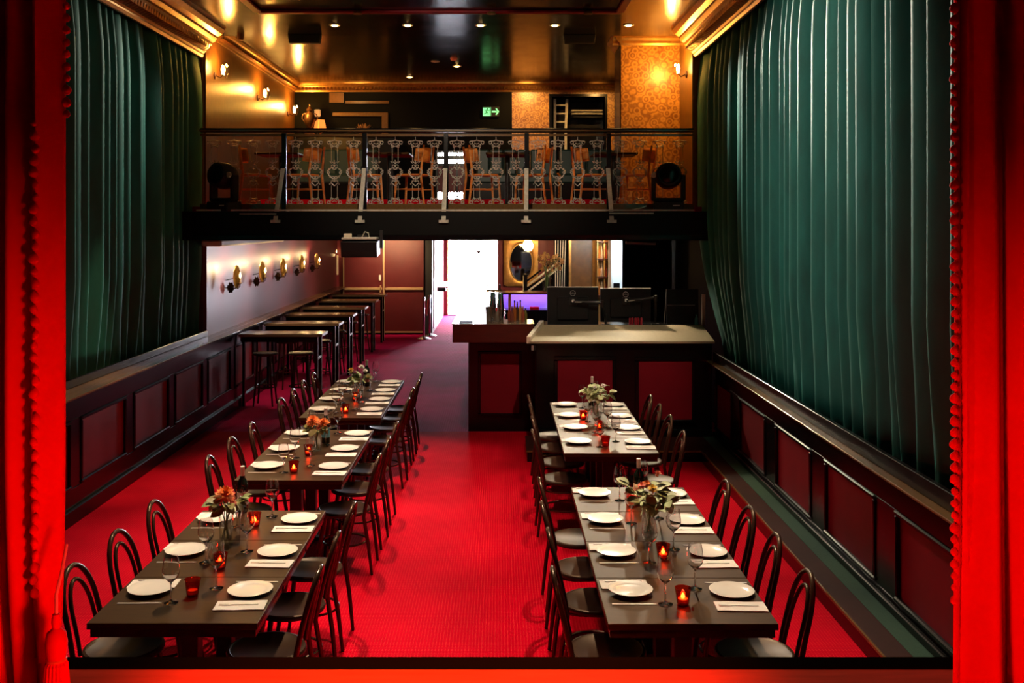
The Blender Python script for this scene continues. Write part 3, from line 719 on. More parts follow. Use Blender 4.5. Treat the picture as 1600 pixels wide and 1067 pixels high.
for key, nm, x0, x1, yn, ul, n, ys_w, ys_a in ROWS:
    for side in 'lr':
        aisle = (side == 'r') if key in 'ABC' else (side == 'l')
        sd = 'aisle' if aisle else 'wall'
        for i in range(n):
            yc = yn + ul*(i + .5) + .09
            px = (x0 + .165) if side == 'l' else (x1 - .135)
            px += random.uniform(-.012, .012); yc += random.uniform(-.012, .012)
            where = '%s from stage, %s side of %s' % (ORD[i], sd, nm)
            s = 1 if side == 'l' else -1
            if side == 'l':
                nx, ny = px - .02, yc + .105
                kx, ky = px, yc - .165; gx, gy = px + .165, yc - .155
                fx, fy = nx, ny + .045; lift = .007
            else:
                nx, ny = px + .0, yc - .20
                kx, ky = px, yc + .145; gx, gy = px - .185, yc + .06
                fx, fy = nx - .01, ny + .005; lift = 0.0005
            ra = random.uniform(-.05, .05)
            gx += random.uniform(-.012, .012); gy += random.uniform(-.02, .02)
            for vx, vy, vr in KEEP:
                if abs(gx - vx) < vr and abs(gy - vy) < vr:
                    gy = vy - vr if gy < vy else vy + vr
            put(plate_m, 'plate', px, yc, TZ + (lift if side == 'l' else .0005), 0, 'white china plate, ' + where, 'plate', 'white plates on the tables')
            put(napkin_m, 'napkin', nx, ny, TZ + .0004, ra, 'folded white napkin, ' + where, 'napkin', 'white napkins on the tables')
            put(fork_m, 'fork', fx, fy, TZ + .0078, (0 if s > 0 else pi) + ra, 'steel fork on napkin, ' + where, 'fork', 'forks on the napkins')
            put(knife_m, 'knife', kx + .0, ky, TZ + .0003, (0 if s > 0 else pi) + random.uniform(-.04, .04), 'steel knife, ' + where, 'knife', 'knives beside the plates')
            put(wine_m, 'wine', gx, gy, TZ + .0003, random.uniform(0, 6), 'empty wine glass, ' + where, 'wine glass', 'stemmed wine glasses on the tables', random.uniform(.97, 1.06))

# ------------------------------------------------------------------ candles, bottles, flowers
def votive(x, y, lit, label):
    t = thing('tealight_holder', label, 'candle holder', (x, y, TZ + .0003), group='red glass tealights on the tables')
    MB().lathe([(0, .0), (.026, .0), (.031, .006), (.036, .05), (.041, .078), (.043, .086), (.0405, .086), (.0385, .078), (.034, .05), (.029, .010), (0, .009)], 20).build('cup', M['redglass'], t, smooth=40)
    MB().lathe([(0, .010), (.0245, .010), (.0245, .030), (0, .030)], 14).build('tealight', M['wax'], t, smooth=40); tl_ = last_child(t)
    if lit:
        fm_ = MB().lathe([(0, .031), (.009, .035), (.011, .042), (.006, .053), (0, .062)], 10).build('flame', M['flame'], tl_, smooth=60)
    return t
tx = lambda x, y: (PX(x, (CH - TZ)*F/(y - CY)), (CH - TZ)*F/(y - CY))
VOT = [(301, 930, 0, 'unlit red glass tealight nearest the stage on the stage-end table of the stool-side row'),
       (344, 888, 1, 'lit red tealight beside the ribbed tumblers on the stool-side row'),
       (398, 822, 1, 'lit red tealight behind the orange flower on the stage-end table of stool-side row'),
       (459, 738, 1, 'lit red tealight at stage end of the middle table in stool-side row'),
       (482, 711, 1, 'lit red tealight in the middle of the middle table in stool-side row'),
       (540, 645, 1, 'lit red tealight at stage end of the far-end table in stool-side row'),
       (555, 626, 1, 'lit red tealight in the middle of the far-end table in stool-side row'),
       (1067, 944, 1, 'lit red tealight nearest the stage on the stage-end table of bar-side row'),
       (1036, 873, 1, 'lit red tealight in the middle of the stage-end table of bar-side row'),
       (985, 790, 1, 'lit red tealight by the wine bottle on the stage-end table of bar-side row'),
       (946, 697, 0, 'unlit red glass tealight at stage end of the far-end table of bar-side row'),
       (936, 672, 1, 'lit red tealight in the middle of the far-end table of bar-side row'),
       (911, 655, 1, 'lit red tealight beside the white eucalyptus vase on the bar-side row')]
for x, y, lit, lab in VOT:
    a = tx(x, y); votive(a[0], a[1], lit, lab)
def wine_bottle(x, y, label, lab_mat='paper', cap='capsule'):
    t = thing('wine_bottle', label, 'bottle', (x, y, TZ + .0003), group='wine bottles on the tables')
    MB().lathe([(0, .0), (.034, .0), (.0375, .006), (.0375, .18), (.034, .205), (.018, .232), (.0145, .25), (.0140, .255), (0, .255)], 24).build('glass', M['bottle'], t, smooth=40); gb_ = last_child(t)
    MB().lathe([(.0150, .235), (.0152, .302), (.0158, .303), (.0158, .310), (.013, .312), (0, .312)], 18).build('capsule', M[cap], gb_, smooth=40)
    MB().lathe([(.0378, .055), (.0382, .055), (.0382, .14), (.0378, .14)], 24).build('label', M[lab_mat], gb_, smooth=40)
    return t
for x, y, lab, lm in [(379, 800, 'dark wine bottle behind the orange flower on stage-end table of stool-side row', 'paper'),
                      (509, 692, 'dark wine bottle with teal label beside the flowers of the middle table', 'teal_paper'),
                      (573, 603, 'dark wine bottle behind the yellow flowers on the far-end table of stool-side row', 'paper'),
                      (998, 786, 'dark wine bottle behind the leafy vase on stage-end table of bar-side row', 'paper'),
                      (925, 634, 'dark wine bottle behind the white eucalyptus on the far-end table of bar-side row', 'paper')]:
    a = tx(x, y); wine_bottle(a[0], a[1], lab, lm)
tumb = MB().lathe([(0, 0), (.030, 0), (.033, .004), (.038, .105), (.0365, .105), (.031, .008), (0, .008)], 24, ripple=lambda k: .03*(k % 2)).build('tumbler', M['glass_thick'], smooth=30)
a = tx(340, 874); tumb.location = (a[0], a[1], TZ + .0003); tag(tumb, 'ribbed glass tumbler beside the lit tealight on the stool-side row', 'tumbler', 'ribbed tumblers')
b2 = tumb.copy(); C.objects.link(b2); a = tx(366, 851); b2.location = (a[0], a[1], TZ + .0003); b2['label'] = 'ribbed glass tumbler beside the orange flower vase on the stool-side row'

# leaf and petal pieces
def leaf_mesh(L, Wd, name, mt, curl=.25):
    vs = []; fs = []; n = 5
    for i in range(n + 1):
        t = i/n; w = Wd*(sin(pi*min(1, t*.93 + .07)))**.7*.5
        z = -curl*L*t*t
        vs += [(t*L, -w, z + w*.25), (t*L, 0, z), (t*L, w, z + w*.25)]
    for i in range(n):
        for j in range(2): fs.append((i*3 + j, i*3 + j + 1, i*3 + j + 4, i*3 + j + 3))
    me = bpy.data.meshes.new(name); me.from_pydata(vs, [], fs); me.materials.append(mt)
    for p in me.polygons: p.use_smooth = True
    return me
LEAF = {k: leaf_mesh(.062, .050, 'leaf', M[m_]) for k, m_ in (('e', 'leaf'), ('p', 'leaf2'), ('o', 'leaf3'))}
def petal_head(R0, n, rings, L, Wd, tilt):
    """layered petals on a core, one mesh"""
    mb = MB(); mb.lathe([(0, -R0*.8), (R0*.7, -R0*.5), (R0, 0), (R0*.7, R0*.6), (0, R0*.8)], 10)
    for r in range(rings):
        for k in range(n):
            a = 2*pi*(k + .5*(r % 2))/n; el = R(tilt[0] + (tilt[1] - tilt[0])*r/max(1, rings - 1))
            d = Vector((cos(a)*cos(el), sin(a)*cos(el), sin(el))); sd = Vector((-sin(a), cos(a), 0)); up = d.cross(sd)*-1
            b0 = d*R0*.5
            mb.add([b0 - sd*Wd*.3, b0 + sd*Wd*.3, b0 + d*L*.6 + sd*Wd*.5 + up*L*.10, b0 + d*L*.6 - sd*Wd*.5 + up*L*.10, b0 + d*L + up*L*.28], [(0, 1, 2, 3), (3, 2, 4)])
    return mb
def bouquet(x, y, label, seed, spread, height, leaves, flowers, vase_h=.15):
    rnd = random.Random(seed)
    t = thing('flower_vase', label, 'flower vase', (x, y, TZ + .0003), group='flower vases on the tables')
    MB().lathe([(0, 0), (.036, 0), (.040, .006), (.042, vase_h*.6), (.045, vase_h), (.0425, vase_h), (.039, vase_h*.6), (.036, .010), (0, .010)], 24).build('vase', M['glass_thick'], t, smooth=40)
    spread *= .95
    st_ = MB(); tips = []
    for k in range(12):
        a = rnd.uniform(0, 2*pi); rr = spread*rnd.uniform(.2, .85); h = vase_h + height*rnd.uniform(.35, 1)
        b0 = Vector((.022*cos(a + 2.4), .022*sin(a + 2.4), .014)); tip = Vector((rr*cos(a), rr*sin(a), h))
        mid = Vector((.02*cos(a), .02*sin(a), vase_h)); tips.append((mid, tip))
        st_.tube([b0, mid*.8 + Vector((0, 0, vase_h*.15)), mid*.5 + tip*.5 + Vector((0, 0, .02)), tip], .0022, 5)
    st_.build('stems', M['stem'], t, smooth=60)
    for kind, cnt in leaves:
        for i in range(cnt):
            m_, tp = tips[rnd.randrange(len(tips))]; f = rnd.uniform(.35, 1.05)
            p = m_*(1 - f) + tp*f
            o = bpy.data.objects.new('leaf', LEAF[kind]); C.objects.link(o); o.parent = t; o.location = p
            o.rotation_euler = (rnd.uniform(-.6, .6), rnd.uniform(-.7, .6), math.atan2(p.y, p.x) + rnd.uniform(-1.2, 1.2)); s = rnd.uniform(.95, 1.5); o.scale = (s, s, s)
    for (nm_, mt, px_, py_, pz_, sc, kind) in flowers:
        h = {'protea': lambda: petal_head(.022, 12, 5, .040, .014, (5, 75)), 'bloom': lambda: petal_head(.012, 8, 3, .026, .016, (10, 60)), 'bud': lambda: petal_head(.013, 6, 3, .030, .014, (55, 80))}[kind]()
        o = h.build(nm_, M[mt], t, smooth=70); o.location = (px_, py_, pz_); o.scale = (sc,)*3; o.rotation_euler = (rnd.uniform(.1, .6), rnd.uniform(-.4, .4), 0)
    return t
a = tx(353, 842)
bouquet(a[0], a[1], 'glass vase with an orange protea and round leaves on stage-end table of stool-side row', 21, .14, .12, [('o', 24), ('e', 14)],
        [('flower', 'orange', .0, -.03, .27, 1.35, 'protea'), ('flower', 'pink', .05, -.02, .22, .9, 'bloom'), ('flower', 'yellow', -.055, 0, .25, .8, 'bloom')])
a = tx(494, 704)
bouquet(a[0], a[1], 'glass vase with bright orange flowers on the middle table of stool-side row', 22, .12, .10, [('e', 16), ('o', 10)],
        [('flower', 'orange', -.02, -.03, .25, 1.3, 'protea'), ('flower', 'orange', .07, -.02, .23, 1.15, 'protea'), ('flower', 'pink', .03, -.05, .20, .9, 'bloom')])
a = tx(562, 622)
bouquet(a[0], a[1], 'glass vase with yellow bud and grey leaves on the far-end table of stool-side row', 23, .17, .14, [('e', 26), ('p', 12)],
        [('flower', 'yellow', -.09, -.02, .30, 1.3, 'bud'), ('flower', 'pink', .09, -.04, .20, 1.0, 'bloom'), ('flower', 'linen', .02, 0, .34, 1.2, 'bloom'), ('flower', 'linen', .06, .02, .30, .9, 'bloom')])
a = tx(1014, 836)
bouquet(a[0], a[1], 'glass vase of pale leaves, coral and yellow blooms on stage-end table of bar-side row', 24, .19, .16, [('p', 66), ('o', 26)],
        [('flower', 'yellow', .02, -.02, .29, 1.1, 'bloom'), ('flower', 'pink', -.04, .02, .30, 1.0, 'bloom'), ('flower', 'pink', .06, .06, .36, .9, 'bud'), ('flower', 'orange', -.01, .03, .31, .9, 'bloom')])
a = tx(934, 652)
bouquet(a[0], a[1], 'glass vase of pale eucalyptus on the far-end table of bar-side row', 25, .18, .17, [('p', 60), ('e', 18)],
        [('flower', 'linen', .05, -.02, .32, .9, 'bloom'), ('flower', 'linen', -.03, 0, .30, .7, 'bloom')])
# ================================================================== BAR AND TECH DESK
def framed_panel(parent, y, x0, x1, z0, z1, mt, fr=.035):
    bx('panel', mt, x0, x1, y - .012, y + .004, z0, z1, parent)
    for a, b, c, d in ((x0 - fr, x1 + fr, z1, z1 + fr), (x0 - fr, x1 + fr, z0 - fr, z0), (x0 - fr, x0, z0, z1), (x1, x1 + fr, z0, z1)):
        bx('moulding', M['black'], a, b, y - .03, y + .004, c, d, parent, bevel=.009)
bar = thing('bar_counter', 'long bar with dark red wooden fascia and polished top', 'bar', (0, 0, 0))
bx('body', M['black'], -.41, .545, 12.96, 13.15, .001, 1.197, bar, bevel=.004)
bx('long_body', M['black'], -.41, .0, 13.15, 18.6, .001, 1.197, bar, bevel=.004)
framed_panel(bar, 12.956, -.25, .25, .24, 1.01, M['maroon'])
for k in range(4):
    y0 = 13.3 + k*1.3
    bx('side_panel', M['maroon'], -.42, -.406, y0, y0 + 1.0, .24, 1.01, bar)
bx('fascia', M['barwood'], -.60, .43, 12.6, 13.2, 1.197, 1.428, bar, bevel=.006)
bx('long_fascia', M['barwood'], -.60, .05, 13.2, 18.7, 1.197, 1.428, bar, bevel=.006)
MB().prism([(-.605, 12.595), (.435, 12.595), (.435, 13.205), (.055, 13.205), (.055, 18.705), (-.605, 18.705)], 1.428, 1.438, 'z').build('counter_top', M['bartop'], bar)
bx('drip_mat', M['black_matte'], PX(718, 12.75), PX(738, 12.75), 12.68, 12.92, 1.438, 1.446, bar)

desk = thing('tech_desk', 'black sound desk with sloping grey top and two dark red panels', 'desk', (0, 0, 0))
bx('body', M['black'], .44, 2.57, 12.05, 12.56, .129, 1.262, desk, bevel=.006)
bx('plinth', M['black'], .43, 2.565, 12.02, 12.05, .129, .22, desk, bevel=.006)
framed_panel(desk, 12.046, .70, 1.36, .337, 1.055, M['maroon'], .045)
framed_panel(desk, 12.046, 1.68, 2.32, .337, 1.045, M['maroon'], .045)
# sloping grey top with a raised mitred lip on its open end
tp = [Vector((.34, 11.97, 1.262)), Vector((2.585, 11.97, 1.262)), Vector((2.585, 12.72, 1.385)), Vector((.53, 12.72, 1.385))]
up = Vector((0, 0, .028))
MB().add(tp + [p + up for p in tp], [(0, 3, 2, 1), (4, 5, 6, 7), (0, 1, 5, 4), (1, 2, 6, 5), (2, 3, 7, 6), (3, 0, 4, 7)]).build('sloping_top', M['grey_top'], desk, bevel=.003)
lp = [tp[0] + Vector((-.02, 0, 0)), tp[0] + Vector((.03, 0, 0)), tp[3] + Vector((.03, 0, 0)), tp[3] + Vector((-.02, 0, 0))]
u2 = Vector((0, 0, .085))
MB().add(lp + [p + u2 for p in lp], [(0, 3, 2, 1), (4, 5, 6, 7), (0, 1, 5, 4), (1, 2, 6, 5), (2, 3, 7, 6), (3, 0, 4, 7)]).build('end_lip', M['cream'], desk, bevel=.004)
bx('rear_top', M['black'], .53, 2.57, 12.72, 13.5, 1.30, 1.385, desk, bevel=.004)
bx('rear_support', M['black'], .55, 2.55, 12.56, 13.45, .001, 1.27, desk)
bx('switch', M['white_plastic'], PX(832, 12.5), PX(836, 12.5), 12.92, 12.955, 1.06, 1.12, bar)

def text_mesh(s, size, name):
    c = bpy.data.curves.new(name, 'FONT'); c.body = s; c.size = size; c.align_x = 'CENTER'; c.align_y = 'CENTER'; c.extrude = .0006
    o = bpy.data.objects.new(name, c); C.objects.link(o); me = bpy.data.meshes.new_from_object(o)
    bpy.data.objects.remove(o); return me
def monitor(x0, x1, z0, z1, y, label, elbow, post):
    t = thing('computer_monitor', label, 'monitor', ((x0 + x1)/2, y, 1.386), group='monitors on the tech desk')
    w = (x1 - x0)/2; a, b = z0 - 1.386, z1 - 1.386
    cs = bx('casing', M['screen_back'], -w, w, 0, .028, a, b, t, bevel=.004)
    bx('back_hump', M['screen_back'], -w*.62, w*.62, -.03, .0, a + .06, b - .12, t, bevel=.012)
    bx('top_edge', M['strap'], -w, w, .0, .026, b, b + .008, t)
    bx('screen', M['black'], -w + .01, w - .01, .028, .030, a + .02, b - .01, t)
    zc = b - .075
    MB().tube([(.034*cos(2*pi*k/24), -.003, zc + .034*sin(2*pi*k/24)) for k in range(24)], .0035, 6, closed=True).build('logo_ring', M['logo'], cs, smooth=60)
    me = text_mesh('DELL', .026, 'logo_letters'); me.materials.append(M['logo'])
    o = link_obj('logo_letters', me, cs); o.location = (0, -.003, zc); o.rotation_euler = (pi/2, 0, 0)
    vz = (a + b)/2 + .06
    bx('mount_plate', M['iron'], -.05, .05, -.055, -.03, vz - .05, vz + .05, t, bevel=.004)
    bx('mount_knob', M['white_plastic'], -.018, .018, -.085, -.055, vz - .01, vz + .03, t, bevel=.006)
    ex, ez = elbow; px_, pz_ = post
    MB().tube([(0, -.085, vz), (ex, -.12, ez)], .018, 8).tube([(ex, -.12, ez + .03), (ex, -.12, ez - .05)], .022, 8).tube([(ex, -.12, ez - .03), (px_, -.05, pz_)], .018, 8).tube([(px_, -.05, pz_ + .05), (px_, -.05, 0.02)], .015, 8).build('arm', M['iron'], t, smooth=50)
    bx('arm_rail', M['strap'], min(0, ex) + .02, max(0, ex) - .02, -.112, -.104, (vz + ez)/2 - .004, (vz + ez)/2 + .004, t,
       M=Matrix.Translation((ex/2, 0, (vz + ez)/2)) @ Matrix.Rotation(-math.atan2(ez - vz, ex), 4, 'Y') @ Matrix.Translation((-ex/2, 0, -(vz + ez)/2)))
    MB().box(px_ - .05, px_ + .05, -.09, -.01, 0.001, .02).build('arm_foot', M['iron'], t, bevel=.003)
    return t
MY = 12.95
monitor(PX(855, MY), PX(935, MY), PZ(507, MY), PZ(449, MY), MY, 'black monitor seen from behind, on an arm next to the bar bottles', (.37, .30), (.42, .10))
monitor(PX(938, MY + .08), PX(1017, MY + .08), PZ(503, MY + .08), PZ(451, MY + .08), MY + .08, 'black monitor seen from behind with pale top edge, middle of the tech desk', (.37, .36), (.38, .10))
lt = thing('upright_screen', 'plain black upright screen on the tech desk next to the teal curtain', 'screen', (PX(1067, 12.98), 12.98, 1.386))
Ms = Matrix.Rotation(R(-5), 4, 'X')
bx('casing', M['screen_back'], -.21, .21, 0, .022, .01, PZ(452, 12.98) - 1.386, lt, bevel=.005, M=Ms)
bx('seam', M['strap'], -.20, .16, -.004, .0, .255, .259, lt, M=Ms)
MB().box(-.15, .15, -.06, .16, .001, .014).build('foot', M['screen_back'], lt, bevel=.003)
MB().tube([(-.215, 0, .47), (-.225, -.01, .35), (-.235, -.03, .2), (-.25, -.02, .02)], .004, 6).build('cable', M['strap'], lt, smooth=50)
bt = MB().lathe([(0, 0), (.022, 0), (.024, .01), (.024, .09), (.012, .115), (.011, .14), (0, .14)], 14).build('spray_bottle', M['teal_paper'], smooth=40)
bt.location = (PX(1089, 12.85), 12.88, 1.386); tag(bt, 'small dark teal bottle beside the curtain on the tech desk', 'bottle')
rl = bx('upright_batten', M['cream'], PX(1097, 13.0), PX(1102, 13.0), 13.0, 13.03, 1.386, PZ(460, 13.0)); tag(rl, 'thin cream batten standing against the curtain on the tech desk', 'batten')
cn = None
for k in range(5):
    x = PX(984 + k*4.4, 12.82)
    if cn is None:
        cn = MB().lathe([(0, 0), (.014, 0), (.016, .01), (.016, .10), (.012, .11), (0, .11)], 12).build('drink_can', mat('can_red', (.45, .03, .05), .3, metal=.4), smooth=40); cn['category'] = 'can'; o = cn
    else: o = cn.copy(); C.objects.link(o)
    o.location = (x, 12.80 + .03*(k % 2), 1.386); tag(o, 'slim red can in the cluster under the middle monitor', 'can', 'red cans on the tech desk')

# ------------------------------------------------------------------ on the bar
def shaker(x, y, stack, label):
    t = thing('cocktail_shaker', label, 'shaker', (x, y, 1.4385), group='steel cocktail shakers on the bar')
    pr = [(0, 0), (.036, 0), (.038, .005), (.046, .165), (.048, .175), (.045, .175), (.043, .165), (.035, .012), (0, .010)]
    MB().lathe(pr, 22).build('tin', M['chrome'], t, smooth=40)
    if stack:
        inv = [(0, .34), (.030, .338), (.034, .33), (.044, .18), (.0445, .1755), (.0415, .1755), (.03, .32), (0, .326)]
        MB().lathe(inv, 22).build('upper_tin', M['chrome'], t, smooth=40)
    return t
shaker(PX(764, 13.1), 13.1, 0, 'single steel shaker tin at the street end of the shaker cluster')
shaker(PX(770, 13.45), 13.45, 1, 'tall pair of stacked steel shaker tins, behind the others')
shaker(PX(782, 13.35), 13.35, 1, 'pair of stacked steel shaker tins next to the bar bottles')
shaker(PX(776, 12.95), 12.95, 0, 'single steel shaker tin in front of the stacked pairs')
BC = [(.20, .05, .03), (.35, .10, .02), (.05, .02, .01), (.42, .20, .05), (.30, .06, .03), (.12, .10, .02), (.25, .04, .02)]
for k, (bxp, h) in enumerate([(800, .20), (804, .27), (808, .25), (813, .26), (817, .20), (821, .17), (796, .18)]):
    yy = 12.84 + .09*(k % 4)
    t = thing('bar_bottle', '%s bottle with %s stopper beside the shakers on the bar' % (['low pale red', 'tallest orange', 'near-black slim', 'tall honey-yellow', 'low rust red', 'shortest olive', 'small brown'][k], 'black' if k % 2 else 'brass'), 'bottle', (PX(bxp, yy), yy, 1.4385), group='bitters bottles on the bar')
    MB().lathe([(0, 0), (.021, 0), (.023, .004), (.023, h*.55), (.010, h*.75), (.009, h*.92), (0, h*.92)], 14).build('glass', mat('amber_%d' % k, BC[k], .12, coat=.3), t, smooth=40)
    MB().lathe([(.011, h*.90), (.011, h), (0, h)], 12).build('stopper', M['iron'] if k % 2 else M['brass'], t, smooth=40)
tapt = thing('beer_tap', 'copper and chrome tap font standing on the bar', 'tap', (-.09, 15.4, 1.4385))
MB().tube([(0, 0, 0), (0, 0, .22)], .018, 12).tube([(-.12, 0, .23), (.12, 0, .23)], .02, 12).build('font', M['brass'], tapt, smooth=50)
for k in (-1, 0, 1): MB().tube([(k*.09, 0, .24), (k*.09, -.01, .33)], [.008, .013], 8).build('handle', M['chrome'], tapt, smooth=50)
# back counter with violet light strip
bc = thing('back_counter', 'wooden back bar counter with a violet lit splashback', 'counter', (0, 0, 0))
bx('top', M['barwood'], .02, 1.12, 18.9, 19.45, 1.36, 1.40, bc, bevel=.006)
bx('splashback', M['white_wall'], .04, 1.12, 19.40, 19.44, 1.06, 1.36, bc)
bx('body', M['black'], .10, 1.12, 19.0, 19.44, .001, 1.06, bc)
for xx in (.16, .98): bx('upright', M['wood_chair'], xx, xx + .05, 18.95, 19.0, .3, 1.36, bc)
bx('led_strip', emis('violet_led', (.22, .10, 1.0), 14), .06, 1.08, 19.24, 19.26, 1.346, 1.358, bc)
light('violet_led_lamp', 'AREA', (.58, 19.16, 1.345), 5, (.28, .12, 1.0), aim=(.58, 19.40, 1.12), sx=1.1, sy=.06)
bx('red_tray', M['redcloth'], PX(828, 19.2), PX(842, 19.2), 19.12, 19.3, 1.061, 1.10, bc)
# gilt oval mirror
mr = thing('gilt_mirror', 'oval mirror in a square gilt frame on the crimson wall', 'mirror', (PX(814, 20.98), 20.98, PZ(410, 20.98)))
hw, hh = .36, .50
fr = MB(); seg = 48; vs = []; fs = []
for k in range(seg):
    a = 2*pi*k/seg; c_, s_ = cos(a), sin(a)
    inner = (.23*c_, .385*s_)
    q = max(abs(c_)/hw, abs(s_)/hh); outer = (c_/q, s_/q)
    for (px_, pz_), yy in ((inner, -.035), (inner, -.01), (outer, -.01), (outer, -.045), (tuple(.55*inner[i] + .45*outer[i] for i in (0, 1)), -.06)): vs.append((px_, yy, pz_))
for k in range(seg):
    n = (k + 1) % seg; a, b = k*5, n*5
    fs += [(a, b, b + 4, a + 4), (a + 4, b + 4, b + 3, a + 3), (a + 3, b + 3, b + 2, a + 2), (a, a + 1, b + 1, b)]
fr.add(vs, fs).build('frame', M['gilt'], mr, smooth=40)
MB().lathe([(0, 0), (1, 0), (1, .006), (0, .006)], 48, M=Matrix.Diagonal((.235, 1, .39, 1)) @ Matrix.Translation((0, -.02, 0)) @ Matrix.Rotation(pi/2, 4, 'X')).build('mirror_glass', M['mirror'], mr)
MB().tube([(.238*cos(2*pi*k/40), -.045, .395*sin(2*pi*k/40)) for k in range(40)], .012, 6, closed=True).build('inner_bead', M['brass'], mr, smooth=60)
for sx in (-1, 1):
    for sz in (-1, 1):
        MB().tube([(sx*(.28 + .05*cos(a/3)*(1 - a/22)), -.055, sz*(.42 + .05*sin(a/3)*(1 - a/22))) for a in range(20)], .009, 5).build('corner_scroll', M['gilt'], mr, smooth=60)
# pendants below the soffit
def pendant(x, y, z, name, label, globe):
    t = thing(name, label, 'pendant lamp', (x, y, z))
    MB().tube([(0, 0, 2.498 - z), (0, 0, .12)], .006, 6).build('rod', M['darkbrass'], t)
    if globe:
        MB().lathe([(0, -.11), (.06, -.095), (.10, -.03), (.10, .03), (.06, .10), (.03, .12), (0, .12)], 20).build('globe', M['bulb'], t, smooth=60)
        MB().lathe([(.035, .115), (.04, .13), (.02, .15), (0, .15)], 14).build('cap', M['brass'], t, smooth=40)
    else:
        MB().lathe([(0, .02), (.025, .03), (.03, .06), (.015, .09), (0, .10)], 12).build('bulb', M['bulb'], t, smooth=60)
        MB().lathe([(0, -.16), (.02, -.15), (.008, -.13), (.04, -.10), (.05, -.08), (0, -.08)], 14).build('finial', M['darkbrass'], t, smooth=40)
        for k in range(4):
            a = pi/2*k + .4
            MB().tube([(.04*cos(a), .04*sin(a), -.09), (.13*cos(a), .13*sin(a), -.05), (.15*cos(a), .15*sin(a), .03), (.12*cos(a), .12*sin(a), .10), (.02*cos(a), .02*sin(a), .14)], .006, 5).build('arm', M['darkbrass'], t, smooth=60)
    return t
pendant(PX(748, 19.5), 19.5, PZ(386, 19.5), 'pendant_lantern', 'open scrolled lantern pendant in front of the bright street door', False)
pendant(PX(825, 18.8), 18.8, PZ(384, 18.8), 'globe_pendant', 'glowing globe pendant in front of the gilt mirror', True)
light('globe_glow', 'POINT', (PX(825, 18.5), 18.55, PZ(386, 18.5)), 14, (1, .62, .28), .08)
# staircase balustrade
sc = thing('staircase', 'black staircase with sloping handrails beside the gilt mirror', 'staircase', (0, 0, 0))
SY = 19.8
a0, a1 = P(822, 440, SY), P(872, 402, SY)
for k, dz in enumerate((0, -.10, -.22)):
    MB().bar(a0 + Vector((.0, 0, dz)), a1 + Vector((0, 0, dz)), .05, .035).build('handrail', M['black'] if k == 0 else M['strap'], sc, bevel=.004)
bx('newel_post', M['black'], PX(818, SY), PX(824, SY), SY - .05, SY + .05, .001, PZ(428, SY), sc, bevel=.006)
bx('newel_edge', M['strap'], PX(817, SY), PX(818, SY), SY - .055, SY - .045, 1.3, PZ(430, SY), sc)
MB().prism([(PX(820, SY), .001), (PX(884, SY), .001), (PX(884, SY), PZ(410, SY)), (PX(820, SY), PZ(452, SY))], SY + .1, SY + .16, 'y').build('string_board', M['black'], sc)
for k in range(5):
    xx = PX(868 + k*3.2, SY); MB().tube([(xx, SY, 1.2), (xx + .01*k, SY, 2.49)], .008, 6).build('baluster', M['strap'], sc)
# vase with dried flowers on the back counter
dv = thing('dried_flower_vase', 'tall glass vase of dried flowers in front of the staircase', 'flower vase', (.90, 19.15, 1.401))
MB().lathe([(0, 0), (.07, 0), (.075, .01), (.085, .30), (.08, .30), (.068, .015), (0, .012)], 20).build('vase', M['glass_thick'], dv, smooth=40)
rnd = random.Random(5); sm_ = MB(); fh = MB()
for k in range(26):
    a = rnd.uniform(0, 2*pi); rr = rnd.uniform(.05, .24); h = rnd.uniform(.38, .72); tip = Vector((rr*cos(a) + .05, rr*sin(a)*.6, h))
    sm_.tube([(0.02*cos(a), .02*sin(a), .02), (.03*cos(a), .03*sin(a), .3), tip], .004, 4)
sm_.build('stems', M['stem'], dv)
head = None
for k in range(46):
    a = rnd.uniform(0, 2*pi); rr = .24*math.sqrt(rnd.random()); h = .44 + rnd.random()*.30 - rr*.2
    if head is None:
        head = petal_head(.016, 7, 3, .035, .018, (0, 70)).build('dried_head', M['dryplant'], dv, smooth=60); o = head
    else: o = again(head, dv)
    o.location = (rr*cos(a) + .06, rr*sin(a)*.6, h); o.rotation_euler = (rnd.uniform(-.8, .8), rnd.uniform(-.8, .8), rnd.uniform(0, 6)); s = rnd.uniform(.8, 1.5); o.scale = (s, s, s)
# gilt framed door, bottle shelves, lit fridge, black booth
gd = struct(bx('door_3', M['bronze_wall'], PX(893, 20.1), PX(926, 20.1), 20.14, 20.19, .001, 2.46), 'dark panelled door in a gilt frame')
for a, b in ((888.5, 893), (926, 931)): bx('door_frame', M['gilt'], PX(a, 20.1), PX(b, 20.1), 20.10, 20.19, .001, 2.46, gd, bevel=.006)
bx('door_head', M['gilt'], PX(888.5, 20.1), PX(931, 20.1), 20.10, 20.19, 2.46, 2.489, gd)
sh = thing('bottle_shelf', 'tall backlit shelf of liquor bottles beside the gilt framed door', 'shelf', (0, 0, 0))
HY = 19.6
for xx in (933.0, 943.5, 955.0): bx('upright', M['gilt'], PX(xx, HY), PX(xx, HY) + .02, HY, HY + .3, .3, 2.48, sh)
for z in (1.30, 1.66, 2.02, 2.36): bx('shelf_board', M['barwood'], PX(933, HY), PX(956, HY), HY, HY + .3, z - .025, z, sh)
bx('shelf_back', M['ochre'], PX(933, HY), PX(956, HY), HY + .29, HY + .31, .3, 2.48, sh)
